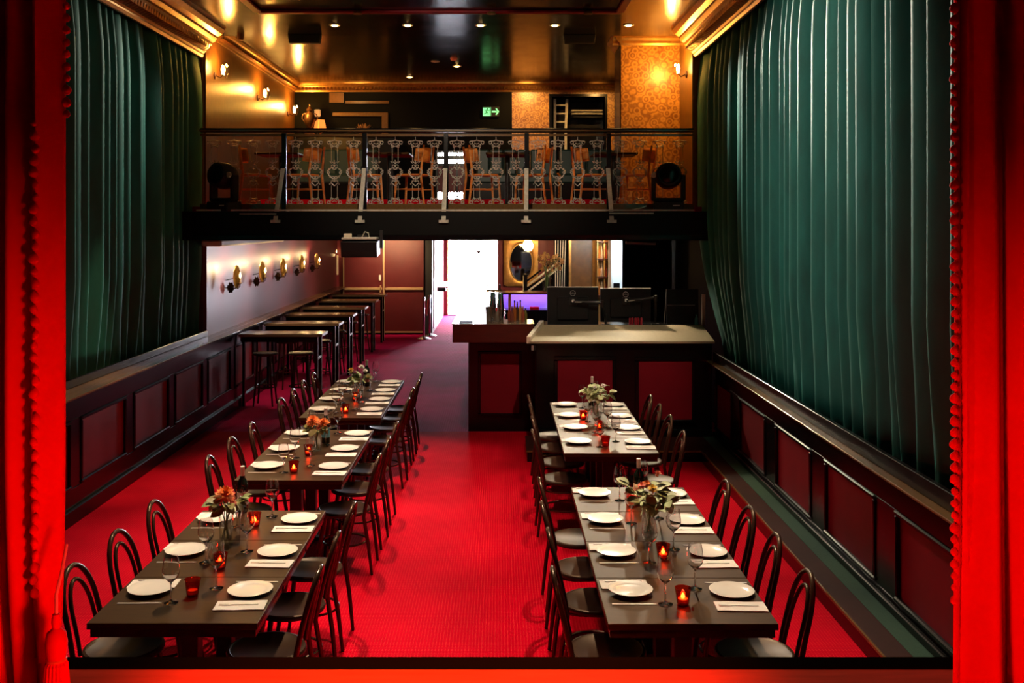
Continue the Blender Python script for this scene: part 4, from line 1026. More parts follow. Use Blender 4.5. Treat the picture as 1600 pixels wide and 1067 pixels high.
for z in (1.301, 1.661, 2.021):
    for k in range(4):
        t = MB().lathe([(0, 0), (.026, 0), (.028, .006), (.028, .15), (.011, .20), (.011, .26), (0, .26)], 12).build('liquor_bottle', M['amber_s%d' % (k % 3)] if 'amber_s0' in M else None, smooth=40)
        if not t.data.materials: t.data.materials.append(mat('liquor_%d' % k, [(.45, .16, .03), (.55, .40, .25), (.30, .05, .02), (.6, .5, .4)][k], .15))
        t.location = (PX(933, HY) + (.050, .101, .185, .248)[k], HY + .10 + .03*(k % 2), z)
        tag(t, '%s liquor bottle on the %s board of the tall backlit shelf' % (['amber', 'pale gold', 'dark red', 'cream'][k], {1.301: 'lowest', 1.661: 'middle', 2.021: 'upper'}[z]), 'bottle', 'liquor bottles on the tall shelf')
light('shelf_lamp', 'AREA', (PX(944, HY), HY - .25, 2.47), 5, (1, .66, .35), aim=(PX(944, HY), HY + .2, 1.2), sx=.25, sy=.1)
frg = thing('glass_door_fridge', 'tall white lit cabinet with a pale door behind the tech desk', 'cabinet', (PX(963, 18.6), 18.6, 0.001))
bx('body', M['white_wall'], -.10, .12, 0, .5, 0, 2.46, frg, bevel=.01)
bx('door', M['white_plastic'], -.085, .11, -.03, 0, .1, 2.40, frg, bevel=.006)
bx('handle', M['black'], -.06, .06, -.05, -.03, 1.40, 1.60, frg, bevel=.005)
light('cabinet_lamp', 'AREA', (PX(963, 18.0), 17.9, 2.46), 24, (.75, .92, 1.0), aim=(PX(963, 18.6), 18.6, 1.7), sx=.2, sy=.1)
bo = thing('sound_booth', 'black panelled booth beside the teal curtain under the balcony', 'booth', (0, 0, 0))
bx('panel', M['void'], PX(973, 16.5), 2.85, 16.5, 16.56, .001, 2.485, bo)
bx('panel_edge', M['black'], PX(1048, 16.5), PX(1049, 16.5), 16.49, 16.5, .001, 2.42, bo)
MB().tube([(PX(978, 16.3), 16.3, PZ(379, 16.3)), (2.55, 16.3, PZ(380, 16.3))], .028, 10).build('truss_tube', M['steel'], bo, smooth=50)
bx('hanger', M['iron'], PX(1030, 16.3), PX(1031, 16.3), 16.28, 16.32, PZ(379, 16.3), 2.488, bo)

# ================================================================== HIGH TABLES AND STOOLS BY THE LEFT WALL
def high_table():
    t = thing('high_table', '', 'table', group='narrow high tables along the wall')
    bx('tabletop', M['ledge'], 0, 1.22, 0, .46, 1.05, 1.092, t, bevel=.004)
    bx('worn_edge', M['table_edge'], .0, 1.222, -.004, .0, 1.053, 1.088, t)
    bx('end_edge', M['strap'], 1.22, 1.224, .0, .46, 1.053, 1.088, t)
    for yy in (.05, .37):
        bx('leg', M['black'], 1.10, 1.15, yy, yy + .05, .0, 1.05, t, bevel=.004)
        bx('leg_edge', M['strap'], 1.150, 1.153, yy + .002, yy + .012, .02, 1.04, t)
    bx('crossbar', M['black'], 1.105, 1.145, .10, .37, .70, .74, t, bevel=.004)
    bx('crossbar_edge', M['strap'], 1.145, 1.149, .10, .37, .705, .735, t)
    bx('apron', M['black'], .02, 1.15, .03, .05, .97, 1.05, t)
    bx('wall_leg', M['black'], .005, .045, .18, .24, .0, 1.05, t, bevel=.004)
    return t
NTH = ['first', 'second', 'third', 'fourth', 'fifth', 'sixth']
ht = high_table()
HTY = (14.55, 16.1, 17.65, 19.2, 20.9, 22.6)
for k, y in enumerate(HTY):
    lab = 'narrow high table with worn edge, %s from the curtain along the sconce wall' % NTH[k]
    if k == 0: ht.location = (-3.82, y, 0); ht['label'] = lab
    else: clone(ht, (-3.82 - (.35 if k == 5 else 0)*0, y, 0), 0, lab)
def stool():
    t = thing('bar_stool', '', 'stool', group='round black bar stools under the high tables')
    MB().lathe([(0, .745), (.175, .745), (.19, .755), (.19, .775), (.178, .783), (.165, .779)], 26).build('seat_ring', M['chair'], t, smooth=40)
    MB().lathe([(.166, .770), (.166, .779), (.08, .776), (0, .775)], 26).build('cane', M['cane'], t, smooth=40)
    for k in range(4):
        a = pi/4 + k*pi/2
        MB().tube([(.13*cos(a), .13*sin(a), .75), (.15*cos(a), .15*sin(a), .42), (.20*cos(a), .20*sin(a), 0)], [.018, .016, .012], 8).build('leg', M['chair'], t, smooth=50)
    MB().tube([(.168*cos(2*pi*k/24), .168*sin(2*pi*k/24), .28) for k in range(24)], .009, 6, closed=True).build('foot_ring', M['chair'], t, smooth=50)
    return t
so_ = stool(); n_ = 0
for k, y in enumerate(HTY[:5]):
    for j, x in enumerate((-3.50, -2.98)):
        lab = 'black bar stool with round cane seat under the %s high table, %s end' % (NTH[k], 'wall' if j == 0 else 'aisle')
        if n_ == 0: so_.location = (x, y + .30, 0); so_['label'] = lab
        else: clone(so_, (x, y + .30 + (.05 if j else 0), 0), .3*n_, lab)
        n_ += 1
# chrome rope stanchions by the end wall
def stanchion(x, y, label):
    t = thing('rope_stanchion', label, 'stanchion', (x, y, 0.001), group='chrome rope stanchions')
    MB().lathe([(0, 0), (.17, 0), (.17, .012), (.10, .04), (.03, .07), (0, .07)], 24).build('base', M['chrome'], t, smooth=40)
    MB().tube([(0, 0, .06), (0, 0, .93)], .025, 14).build('post', M['chrome'], t, smooth=50)
    MB().lathe([(0, .93), (.04, .93), (.04, .96), (.028, .985), (0, .99)], 16).build('cap', M['chrome'], t, smooth=40)
    return t
stanchion(PX(662, 23.4), 23.4, 'chrome stanchion standing before the maroon double doors')
stanchion(PX(671, 24.0), 24.0, 'chrome stanchion beside the corridor corner')
rp = MB().tube([(PX(662, 23.4) + .03 + t_*(PX(671, 24.0) - PX(662, 23.4) - .06), 23.43 + t_*.54, .88 - .35*sin(pi*t_)) for t_ in [i/12 for i in range(13)]], .018, 8).build('velvet_rope', M['rope'], smooth=60)
tag(rp, 'dark red velvet rope slung between the two stanchions', 'rope')

# ------------------------------------------------------------------ brass candle sconces under the balcony
def sconce(kind):
    t = thing('wall_sconce', '', 'sconce', group='brass sconces on the maroon wall')
    # +x away from the wall; a dished oval reflector faces the wall on an arm, with a candle bulb and star backplate
    MQ = Matrix.Translation((.03, 0, 0)) @ Matrix.Rotation(R(-24), 4, 'Z')
    MB().prism([(.062*(1 if k % 2 else .74)*cos(2*pi*k/16), .085*(1 if k % 2 else .74)*sin(2*pi*k/16) - .13) for k in range(16)], .0, .014, 'x', M=Matrix.Translation((.052, 0, 0)) @ Matrix.Rotation(R(-38), 4, 'Z')).build('backplate', M['darkbrass'], t)
    MB().tube([(.0, 0, -.13), (.052, 0, -.13)], .012, 8).build('wall_stub', M['darkbrass'], t, smooth=60)
    MB().tube([MQ @ Vector(v) for v in [(.03, 0, -.13), (.09, 0, -.135), (.17, .0, -.135), (.20, 0, -.11), (.205, 0, -.06)]], .006, 7).build('arm', M['darkbrass'], t, smooth=60)
    MB().tube([Vector((.0, -.02, -.02)), MQ @ Vector((.06, 0, .0)), MQ @ Vector((.118, 0, .01))], .006, 7).build('stay', M['darkbrass'], t, smooth=60)
    vs = []; fs = []; nr, ns = 5, 24
    for r in range(nr + 1):
        q = r/nr
        for k in range(ns):
            a = 2*pi*k/ns; vs.append(MQ @ Vector((.115 + .030*q*q, .08*q*cos(a), .170*q*sin(a) + .03)))
    for r in range(nr):
        for k in range(ns): fs.append((r*ns + k, r*ns + (k + 1) % ns, (r + 1)*ns + (k + 1) % ns, (r + 1)*ns + k))
    o = MB().add(vs, fs).build('reflector', M['brass'], t, smooth=70)
    so2 = o.modifiers.new('thickness', 'SOLIDIFY'); so2.thickness = .004
    MB().lathe([(0, -.065), (.034, -.062), (.036, -.054), (.012, -.050), (0, -.05)], 16, MQ @ Vector((.205, 0, 0))).build('drip_pan', M['brass'], t, smooth=40)
    MB().lathe([(0, -.05), (.011, -.05), (.011, .015), (0, .015)], 12, MQ @ Vector((.205, 0, 0))).build('candle', M['cream'], t, smooth=40)
    MB().lathe([(0, .015), (.009, .02), (.016, .045), (.010, .075), (0, .10)], 12, MQ @ Vector((.205, 0, 0))).build('bulb', M['bulb'], last_child(t), smooth=60)
    return t
sp = sconce(0)
SCY = (14.55, 16.1, 17.65, 19.3, 20.9)
for k, y in enumerate(SCY):
    lab = 'brass reflector sconce with star backplate, %s from the curtain under the balcony' % NTH[k]
    if k == 0: sp.location = (-3.99, y, 1.90); sp['label'] = lab
    else: clone(sp, (-3.99, y, 1.90), 0, lab)
    light('sconce_glow', 'POINT', (-3.76, y - .12, 2.06), 8, (1, .66, .30), .03)
es = thing('candle_sconce', 'tall cream candle lamp on the end wall beside the double doors', 'sconce', (PX(523, 24.2), 24.36, PZ(430, 24.2)))
bx('backplate', M['cream'], -.06, .06, -.03, .035, 0, .48, es, bevel=.01)
MB().tube([(0, -.05, .40), (0, -.05, .52)], .02, 10).build('candle', M['cream'], es, smooth=50)
MB().lathe([(0, 0), (.02, .01), (.035, .05), (.02, .11), (0, .16)], 12, (0, -.05, .52)).build('bulb', M['bulb'], es, smooth=60)
light('end_sconce_glow', 'POINT', (PX(523, 24.2), 24.1, PZ(398, 24.2)), 5, (1, .6, .25), .05)
light('soffit_fill', 'SPOT', (-2.6, 23.2, 2.46), 200, (1, .66, .32), .05, (-2.6, 24.4, 1.8), 110, .8)  # added spot to brighten the double doors
light('soffit_fill', 'SPOT', (-3.3, 21.3, 2.46), 45, (1, .72, .42), .05, (-3.3, 21.1, 1.0), 100, .8)  # added spot over the far high tables, no fitting built
for yy in (15.6, 18.4): light('soffit_fill', 'SPOT', (-3.2, yy, 2.46), 70, (1, .72, .42), .05, (-3.2, yy - .1, 1.0), 90, .8)  # added pair that brightens the tops of the high tables
# ================================================================== BALCONY RAILING
RY = 13.2; ps = RY/F
rl_ = thing('balcony_railing', 'ornate cast iron balcony railing with dark handrail', 'railing', (0, 0, 0))
xa, xb = -3.97, 2.57
bx('handrail', M['black'], xa, xb, RY - .05, RY + .05, PZ(207, RY), PZ(200.5, RY), rl_, bevel=.012)
bx('handrail_edge', M['ledge'], xa, xb, RY - .056, RY - .05, PZ(206, RY), PZ(203.5, RY), rl_)
bx('upper_rail', M['ledge'], xa, xb, RY - .012, RY + .012, PZ(213, RY), PZ(209, RY), rl_)
bx('bottom_rail', M['ledge'], xa, xb, RY - .02, RY + .02, 2.861, PZ(327.5, RY) + .075, rl_)
for px_ in (444, 570, 697, 823, 951):
    bx('post', M['black'], PX(px_, RY) - .03, PX(px_, RY) + .03, RY - .028, RY + .028, 2.862, PZ(208, RY), rl_, bevel=.005)
def ornament():
    m = MB(); q = lambda x, y: (x*ps, 0, y*ps)
    T = lambda pts, r=.7, closed=False: m.tube([q(*p) for p in pts], r*ps, 5, closed)
    circ = lambda cx, cy, rx, ry=None, a0=0, a1=330: [(cx + rx*cos(R(a0 + (a1 - a0)*k/9)), cy + (ry or rx)*sin(R(a0 + (a1 - a0)*k/9))) for k in range(10)]
    for s in (1, -1):                      # top crest and bottom foot
        oy = 47 if s > 0 else -46
        for sx in (-1, 1):
            T([(sx*x, oy + s*y) for x, y in circ(9.0, 0.3, 2.4)], .8)
            T([(sx*2, oy + s*3.2), (sx*5, oy + s*2.6), (sx*8, oy + s*2.7), (sx*11, oy + s*1.2)], .8)
            T([(sx*x, oy + s*y) for x, y in circ(4.6, -5.2, 1.8)], .8)
            T([(sx*6.6, oy - s*1.6), (sx*5.0, oy - s*3.4)], .7)
        T([(-3, oy + s*3.2), (0, oy + s*4.0), (3, oy + s*3.2)], .8)
        T([(-5, oy - s*6.6), (0, oy - s*5.2), (5, oy - s*6.6)], .9)
        T([(-4, oy - s*.5), (0, oy - s*2.2), (4, oy - s*.5)], .7)
    for sx in (-1, 1):
        T([(sx*4.6, 40), (sx*4.6, 17)], .45); T([(sx*4.6, -20), (sx*4.6, -39)], .45)
        T([(sx*7.2, 18.2), (sx*4.6, 15), (sx*3, 17), (0, 14)], .8)
        T([(sx*x, y) for x, y in circ(2.6, 10.4, 2.2)], .7)
        T([(sx*1.5, 6.8), (sx*5, 8), (sx*7.2, 5.5), (sx*9.8, 3.6), (sx*10.4, 0), (sx*8.4, -4), (sx*5.8, -6.6), (sx*1.5, -9.5)], .8)
        T([(sx*x, y) for x, y in circ(9.6, .4, 1.9)], .7)
        T([(sx*11.6, 3.4), (sx*9.4, 4.6), (sx*8, 7.4)], .7); T([(sx*7.8, -7.2), (sx*5.5, -4.4)], .7)
        T([(sx*x, y) for x, y in circ(2.4, -7.6, 2.1)], .7)
        T([(0, -14), (sx*2.2, -12.2), (sx*5, -13), (sx*5.4, -15.6), (sx*3, -18), (0, -20.4)], .8)
        T([(sx*7.6, -18.4), (sx*6.4, -17)], .9)
    T([(0, 20), (0, 14)], .9); T([(-3.4, 6.5), (0, 5.2), (3.4, 6.5)], .9); T([(0, -9.5), (0, -14)], .8)
    T([(0, 50), (0, 56)], .5); T([(0, -49), (0, -57)], .5)
    return m
orn = None
for px_ in (335, 366, 396, 426, 462, 492.5, 522.5, 552.5, 587.5, 617.5, 649, 679, 714, 745, 775, 805.5, 841, 872, 902.6, 932.8, 969, 999.7, 1031, 1062):
    if orn is None: orn = ornament().build('baluster', M['castiron'], rl_, smooth=50); orn.location = (PX(px_, RY), RY, PZ(270, RY))
    else: again(orn, rl_, (PX(px_, RY), RY, PZ(270, RY)))
for (xt, xb_) in ((442, 430), (569, 562), (696, 693), (822.5, 822), (950, 956)):
    pt = P(xt, 263, RY - .04); pb = P(xb_, 345.5, YB - .03)
    st2 = MB().bar(pt, pb, .055, .012, up=(0, -1, 0)).build('strut', M['strap'], rl_, bevel=.002)
    MB().box(pb.x - .06, pb.x + .06, YB - .045, YB - .001, pb.z - .02, pb.z + .015).build('strut_foot', M['strap'], st2)
    MB().box(pt.x - .04, pt.x + .04, RY - .045, RY - .028, pt.z - .01, pt.z + .03).build('strut_clip', M['black'], st2)

# moving head lights on the ledge
def moving_head(x, yaw, label):
    t = thing('moving_head_light', label, 'stage light', (x, 12.94, 2.8615), yaw, 'moving head stage lights on the balcony edge')
    bx('base', M['screen_back'], -.19, .19, -.13, .13, 0, .13, t, bevel=.012)
    bx('display', M['strap'], .05, .14, -.133, -.130, .07, .085, t)
    for s in (-1, 1): bx('yoke_arm', M['screen_back'], s*.19 - .03, s*.19 + .03, -.06, .06, .14, .48, t, bevel=.015)
    bx('yoke_base', M['screen_back'], -.20, .20, -.06, .06, .13, .18, t, bevel=.01)
    Mh = Matrix.Translation((0, 0, .46)) @ Matrix.Rotation(R(82), 4, 'X')
    MB().lathe([(0, -.16), (.12, -.15), (.165, -.08), (.175, 0), (.165, .12), (.15, .15), (.13, .155), (.125, .13), (0, .125)], 24, M=Mh).build('head', M['screen_back'], t, smooth=40)
    MB().lathe([(0, .13), (.118, .13), (.09, .148), (0, .155)], 20, M=Mh).build('lens', M['black'], t, smooth=60)
    MB().lathe([(0, 0), (.035, 0), (.035, .03), (0, .035)], 12, M=Matrix.Translation((.19 if x < 0 else -.19, -.08, .47)) @ Matrix.Rotation(pi/2, 4, 'X')).build('pivot_cap', M['strap'], t, smooth=40)
    return t
moving_head(PX(352, 13.0), -.55, 'black moving head light on the balcony edge beside the shaded teal curtain')
moving_head(PX(1043, 13.0), -.12, 'black moving head light with clear lens on the edge beside the bright teal curtain')
for k, pts in enumerate(([(968, 329), (985, 328), (1002, 325), (1010, 322)], [(972, 336), (984, 333), (998, 334), (1010, 336)], [(446, 329), (452, 331), (460, 332)])):
    cb_ = MB().tube([P(x, y, 12.83 + .01*(i % 2)) for i, (x, y) in enumerate(pts)], .006, 6).build('loose_cable', M['strap'], smooth=60)
    tag(cb_, ['pale cable running to the lamp by the bright curtain', 'coiled cable end under the lamp by the bright curtain', 'short cable end beside the first railing strut'][k], 'cable', 'cables on the balcony edge')
# projector hung under the balcony edge
pj = thing('projector', 'black projector hanging under the balcony edge', 'projector', (PX(563, 12.55), 12.55, PZ(402, 12.55)))
w_ = .225; h_ = PZ(362, 12.55) - PZ(402, 12.55)
MB().prism([(-.14, .08), (-.16, h_*.62), (.22, h_*.70), (.22, .03), (-.10, .0)], -w_, w_, 'x').build('casing', M['screen_back'], pj, bevel=.006)
bx('top_plate', M['strap'], -w_ + .01, w_ - .01, -.15, .16, h_*.70, h_*.78, pj, bevel=.004)
bx('connector', M['cream'], -.19, -.10, -.13, -.04, h_*.78, h_*.93, pj, bevel=.004)
MB().tube([(.02, 0, h_*.78), (.06, -.02, h_*1.0), (.10, 0, h_*.95), (.11, .02, h_*.78)], .008, 6).build('cable', M['strap'], pj, smooth=60)
bx('bracket', M['iron'], -.06, .06, .14, .24, h_*.5, 2.56 - PZ(402, 12.55), pj)
bx('hanger', M['iron'], .24, .28, .02, .07, h_*.35, h_*1.05, pj)

# ------------------------------------------------------------------ balcony furniture
DZ = 2.931
def cafe_chair():
    t = thing('wooden_chair', '', 'chair', group='amber wood chairs on the balcony')
    # faces +x
    vs = []; fs = []; n = 14
    for j in range(5):
        for i in range(n + 1):
            a = R(-72 + 144*i/n); w = .5 + .5*cos(a*.9)
            z = .62 + (.20*(j/4))*(.55 + .45*w) + .03*(1 - w)
            vs.append((-.16*cos(a)*1.0 - .07 - .03*(j/4), .215*sin(a)/sin(R(72)), z))
    for j in range(4):
        for i in range(n): fs.append((j*(n + 1) + i, j*(n + 1) + i + 1, (j + 1)*(n + 1) + i + 1, (j + 1)*(n + 1) + i))
    o = MB().add(vs, fs).build('backrest', M['wood_chair'], t, smooth=60); o.modifiers.new('thickness', 'SOLIDIFY').thickness = .014
    MB().prism([(.20*abs(cos(a))**.6*(1 if cos(a) > 0 else -1), .205*abs(sin(a))**.7*(1 if sin(a) > 0 else -1)) for a in [2*pi*k/24 for k in range(24)]], .435, .46, 'z').build('seat', M['wood_chair'], t, bevel=.004)
    for s in (-1, 1):
        MB().tube([(-.255, s*.17, 0), (-.20, s*.175, .45), (-.245, s*.165, .85)], [.014, .019, .014], 8).build('rear_leg', M['wood_chair'], t, smooth=50)
        MB().tube([(.17, s*.165, .44), (.20, s*.18, 0)], [.018, .013], 8).build('leg', M['wood_chair'], t, smooth=50)
        MB().tube([(-.21, s*.17, .25), (.18, s*.165, .25)], .008, 6).build('stretcher', M['wood_chair'], t, smooth=50)
    return t
bch = cafe_chair(); CYb = 13.85
BCH = [(383, 0), (492, pi), (553, 0), (664, pi), (736, 0), (851, pi), (906, 0), (1014, pi)]
for k, (px_, rz) in enumerate(BCH):
    x = PX(px_, CYb); x += .17 if rz == 0 else -.17
    lab = 'amber wood chair with curved back, %s from the bronze sconce wall on the balcony' % (NTH + ['seventh', 'eighth'])[k]
    rzz = rz + (.35 if rz == 0 else -.35)*(1 if k % 2 else .8)
    if k == 0: bch.location = (x, CYb, DZ); bch.rotation_euler = (0, 0, rzz); bch['label'] = lab
    else: clone(bch, (x, CYb + .02*(k % 3), DZ), rzz, lab)
def btable():
    t = thing('balcony_table', '', 'table', group='dark tables on the balcony')
    bx('tabletop', M['tabletop'], -.30, .30, -.33, .33, .72, .75, t, bevel=.005)
    MB().tube([(0, 0, .02), (0, 0, .72)], .035, 12).build('column', M['iron'], t, smooth=50)
    MB().box(-.035, .035, -.28, .28, 0, .025).build('base', M['iron'], t, bevel=.006)
    return t
bt_ = btable()
for k, px_ in enumerate((437, 608, 793, 960)):
    lab = 'dark pedestal table between the %s pair of amber chairs on the balcony' % ORD[k]
    if k == 0: bt_.location = (PX(px_, CYb), CYb + .10, DZ); bt_['label'] = lab
    else: clone(bt_, (PX(px_, CYb), CYb + .10, DZ), 0, lab)
def bench():
    t = thing('green_banquette', '', 'banquette', group='green leather banquettes on the balcony tier')
    bx('seat', M['green_leather'], -.72, .72, 0, .5, .30, .46, t, bevel=.03)
    bx('plinth', M['black'], -.72, .72, .03, .5, 0, .30, t)
    for k in range(6): bx('back_cushion', M['green_leather'], -.72 + k*.24 + .004, -.48 + k*.24 - .004, .40, .56, .46, .92, t, bevel=.03)
    return t
bn = bench()
for k, x in enumerate((-2.9, .30, 1.78)):
    lab = 'green leather banquette, %s from the bronze sconce wall on the balcony tier' % ORD[k]
    if k == 0: bn.location = (x, 17.3, 3.1105); bn['label'] = lab
    else: clone(bn, (x, 17.3, 3.1105), 0, lab)

# ------------------------------------------------------------------ upper sconces
def up_sconce():
    t = thing('shell_sconce', '', 'sconce', group='twin bulb sconces on the balcony walls')
    MB().lathe([(0, 0), (.05, 0), (.05, .012), (.02, .025), (0, .025)], 18, M=Matrix.Translation((0, 0, -.06)) @ Matrix.Rotation(pi/2, 4, 'Y')).build('backplate', M['darkbrass'], t, smooth=40)
    MB().tube([(.02, 0, -.06), (.08, 0, -.09), (.12, 0, -.05)], .008, 7).build('arm', M['darkbrass'], t, smooth=60)
    for s in (-1, 1):
        MB().tube([(.12, 0, -.05), (.12, s*.035, -.05)], .007, 6).build('branch', M['darkbrass'], t, smooth=60)
        MB().lathe([(0, -.045), (.013, -.045), (.014, -.01), (.022, .025), (.016, .06), (0, .09)], 12, (.12, s*.035, 0)).build('bulb', M['bulb'], t, smooth=60)
    vs = []; fs = []
    for r in range(6):
        for k in range(15):
            a = R(-70 + 140*k/14); q = r/5
            vs.append((.10 + .10*cos(a)*(.65 + .35*sin(pi*q)), .10*sin(a)*(.55 + .45*sin(pi*q*.8 + .3)), -.09 + .22*q))
    for r in range(5):
        for k in range(14): fs.append((r*15 + k, r*15 + k + 1, (r + 1)*15 + k + 1, (r + 1)*15 + k))
    MB().add(vs, fs).build('glass_shell', M['glass'], t, smooth=60)
    return t
us = up_sconce()
for k, y in enumerate((13.96, 16.45, 18.8)):
    lab = 'lit twin bulb sconce, %s from the curtain on the bronze balcony wall' % ORD[k]
    if k == 0: us.location = (-4.0, y, 4.84); us['label'] = lab
    else: clone(us, (-4.0, y, 4.84), 0, lab)
    light('upper_sconce_glow', 'POINT', (-3.80, y - .02, 4.93), 44, (1, .44, .07), .04)
clone(us, (2.60, 13.85, 4.84), pi, 'lit twin bulb sconce on the wall between the gold pillar and the bright curtain')
light('upper_sconce_glow', 'POINT', (2.38, 13.80, 4.93), 50, (1, .44, .07), .04)

light('bay_lamp', 'SPOT', (.55, 18.5, 5.40), 90, (1, .52, .14), .05, (.5, 19.4, 4.6), 100, .8)
light('bay_lamp', 'SPOT', (1.95, 18.3, 5.40), 60, (1, .52, .14), .05, (1.9, 19.4, 4.6), 80, .8)
light('urn_lamp', 'SPOT', (-2.9, 18.2, 5.40), 40, (1, .55, .18), .05, (-2.7, 19.3, 4.7), 90, .8)
# ------------------------------------------------------------------ ceiling fittings
dlm = None
for k, (px_, py_, z) in enumerate([(523, 39, 5.36), (637, 39, 5.36), (751, 39, 5.36), (867, 39, 5.36), (982, 39, 5.36), (680, 96, 5.44), (714, 103, 5.44), (640, 120, 5.44)]):
    d = (z - CH)*F/(CY - py_)
    t = thing('downlight', 'small round downlight, %s' % ['first of the row of five from the sconce wall', 'second of the row of five from the sconce wall', 'third of the row of five, before the window glare',
              'fourth of the row of five from the sconce wall', 'last of the row of five, above the gold pillar', 'alone beside the smoke detector on the balcony ceiling', 'beside the smoke detector toward the exit sign', 'nearest the back cornice on the balcony ceiling'][k],
              'downlight', (PX(px_, d), d, z), group='ceiling downlights')
    MB().lathe([(.045, 0), (.075, 0), (.075, -.006), (.065, -.012), (.045, -.004)], 20).build('rim', M['strap'], t, smooth=40)
    MB().lathe([(0, -.020), (.030, -.017), (.045, -.004), (.045, 0)], 16).build('lens', M['bulb'] if k != 5 else M['white_plastic'], t)
sd_ = MB().lathe([(0, -.04), (.04, -.038), (.055, -.02), (.06, 0), (0, 0)], 18).build('smoke_detector', M['pink'], smooth=40)
d = 2.74*F/(CY - 91); sd_.location = (PX(709, d), d, 5.44); tag(sd_, 'small orange smoke detector on the balcony ceiling', 'smoke detector')
for k, (xa_, xb_) in enumerate(((450, 502), (880, 931))):
    t = thing('ceiling_speaker', ['black wedge speaker under the ceiling near the bronze sconce wall', 'black wedge speaker under the ceiling near the gold pillar'][k], 'speaker', (PX((xa_ + xb_)/2, 14.0), 14.0, 5.24), group='black speakers under the ceiling')
    w = (xb_ - xa_)/2*14/F
    MB().prism([(-w*.92, 0), (w*.92, 0), (w, .12), (-w, .12)], -.04, .06, 'y').build('cabinet', M['black_matte'], t, bevel=.006)
    MB().prism([(-w*.86, .012), (w*.86, .012), (w*.93, .108), (-w*.93, .108)], -.046, -.04, 'y').build('grille', M['iron'], t)
cl_ = thing('ceiling_spotlight', 'small dark spotlight hanging from the ceiling beside the sconce wall', 'spotlight', (PX(376, 13.9), 13.9, PZ(63, 13.9)))
MB().lathe([(0, 0), (.035, 0), (.05, .04), (.05, .12), (.03, .17), (0, .17)], 16).build('can', M['darkbrass'], cl_, smooth=40)
MB().tube([(0, 0, .165), (0, 0, 5.359 - PZ(63, 13.9))], .012, 8).build('stem', M['darkbrass'], cl_, smooth=40)
# exit sign
EX = PX(767, 19.3); EZ = PZ(174, 19.3)
ex = thing('exit_sign', 'green running man exit sign with arrow on the dark balcony wall', 'exit sign', (EX, 19.34, EZ))
bx('housing', M['black_matte'], -.165, .165, 0, .05, -.10, .10, ex, bevel=.006)
bx('pictogram_panel', M['signwhite'], -.155, .0, -.006, 0, -.085, .085, ex)
mg = MB(); q = lambda a, b, w=.016: mg.bar((a[0], -.009, a[1]), (b[0], -.009, b[1]), .004, w, up=(0, 0, 1))
mg.lathe([(0, -.001), (.014, -.001), (.014, .001), (0, .001)], 12, M=Matrix.Translation((-.065, -.009, .055)) @ Matrix.Rotation(pi/2, 4, 'X'))
for a, b, w in (((-.07, .038), (-.09, -.005), .022), ((-.09, -.005), (-.055, -.025), .016), ((-.055, -.025), (-.05, -.065), .014), ((-.09, -.005), (-.10, -.04), .016), ((-.10, -.04), (-.135, -.045), .014),
                ((-.07, .032), (-.045, .015), .011), ((-.045, .015), (-.025, .028), .010), ((-.072, .035), (-.105, .03), .011), ((-.105, .03), (-.115, .005), .010)): q(a, b, w)
mg.box(-.02, -.006, -.011, -.007, -.085, .085).box(-.155, -.006, -.011, -.007, .076, .085)
mg.build('running_man', mat('sign_dark_green', (.01, .12, .05), .5), ex)
MB().box(.02, .11, -.008, 0, -.014, .014).prism([(.09, .062), (.115, .062), (.158, .0), (.115, -.062), (.09, -.062), (.125, 0)], -.008, 0, 'y').build('arrow', M['signwhite'], ex)
# sideboard with urn, lamps and plant against the balcony back wall
sb = thing('sideboard', 'dark sideboard carrying the urn and orange lamp on the balcony', 'sideboard', (0, 0, 0))
bx('body', M['black'], -3.93, -2.0, 18.95, 19.30, 3.111, 4.36, sb, bevel=.01)
bx('top', M['ledge'], -3.95, -1.98, 18.9, 19.31, 4.36, 4.40, sb, bevel=.006)
sbz = 4.4005
um = thing('bronze_urn', 'dark bronze lidded urn beside the orange lamp on the sideboard', 'urn', (PX(484, 19.05), 19.05, sbz))
s_ = (PZ(158, 19.05) - sbz)
MB().lathe([(0, 0), (.10, 0), (.10, .03), (.04, .06), (.03, .12), (.06, .16), (.10, .24), (.11, .32), (.09, .40), (.05, .44), (.06, .46), (0, .46)], 20).build('vessel', M['darkbrass'], um, smooth=40)
MB().lathe([(.06, .46), (.07, .48), (.04, .53), (.015, .55), (.02, .58), (0, .61)], 16).build('lid', M['darkbrass'], um, smooth=40)
for s in (-1, 1): MB().tube([(s*.10, 0, .26), (s*.15, 0, .32), (s*.13, 0, .40), (s*.07, 0, .42)], .01, 6).build('handle', M['darkbrass'], um, smooth=60)
tl = thing('table_lamp', 'glowing orange shaded table lamp beside the bronze urn', 'lamp', (PX(500, 19.12), 19.12, sbz))
MB().lathe([(0, 0), (.06, 0), (.06, .015), (.015, .03), (.012, .10), (0, .10)], 16).build('base', M['darkbrass'], tl, smooth=40)
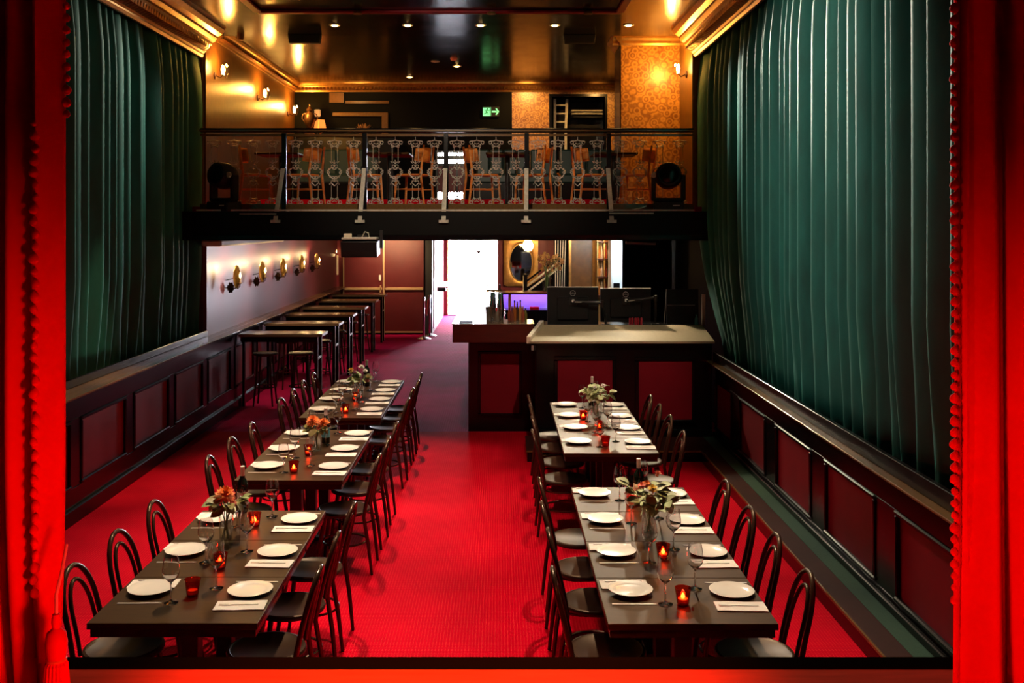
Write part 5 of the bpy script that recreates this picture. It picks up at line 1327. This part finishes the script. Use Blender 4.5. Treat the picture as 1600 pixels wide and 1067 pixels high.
MB().lathe([(.135, .06), (.085, .30), (.083, .30), (.133, .06)], 4, closed=True).build('lamp_shade', mat('orange_shade', (.9, .28, .05), .7, emit=(1, .30, .05), estr=.9), tl)
MB().lathe([(0, .10), (.02, .11), (.03, .15), (.015, .19), (0, .20)], 12).build('bulb', M['bulb'], tl, smooth=60)
gl_ = thing('pillar_candle_lamp', 'small cream glowing lamp on a black stand behind the orange lamp', 'lamp', (PX(496, 19.25), 19.25, sbz))
MB().tube([(0, 0, 0), (0, 0, .38)], .012, 8).lathe([(0, 0), (.05, 0), (.05, .012), (0, .02)], 14).build('stand', M['iron'], gl_, smooth=40)
MB().lathe([(0, .38), (.055, .38), (.06, .40), (.06, .50), (.05, .51), (0, .51)], 16).build('lamp_shade', mat('cream_shade', (.8, .6, .3), .7, emit=(1, .6, .2), estr=.35), gl_, smooth=40)
dp = thing('dried_plant', 'spiky dried plant in a pot within the dark recess of the balcony wall', 'plant', (PX(567, 19.1), 19.1, sbz))
MB().lathe([(0, 0), (.07, 0), (.09, .08), (.08, .08), (.06, .01), (0, .01)], 16).build('pot', M['darkbrass'], dp, smooth=40)
dl = leaf_mesh(.17, .02, 'spike', M['dryplant'], .1)
rnd = random.Random(2)
for k in range(34):
    o = bpy.data.objects.new('spike', dl); C.objects.link(o); o.parent = dp; o.location = (rnd.uniform(-.08, .08), rnd.uniform(-.03, .03), .07)
    o.rotation_euler = (0, -R(rnd.uniform(5, 85)), rnd.uniform(0, 6.28))
# ladder in the opening
ld = thing('step_ladder', 'pale ladder leaning in the dark opening beside the gold papered wall', 'ladder', (0, 0, 0))
LY = by + .35
for xx, lean in ((867, 0), (884, -2)):
    MB().bar(P(xx, 200, LY), P(xx - lean, 153, LY), .03, .05).build('rail', M['strap'], ld)
for yy in (164.5, 177.5, 190.5): MB().bar(P(868, yy, LY), P(884, yy, LY), .04, .03).build('rung', M['strap'], ld)
for o_ in ld.children:
    pass
MB().bar(P(867, 200, LY), Vector((P(867, 200, LY).x, LY, op[2] + .002)), .03, .05).bar(P(884, 200, LY), Vector((P(884, 200, LY).x, LY, op[2] + .002)), .03, .05).build('foot_rail', M['strap'], ld)
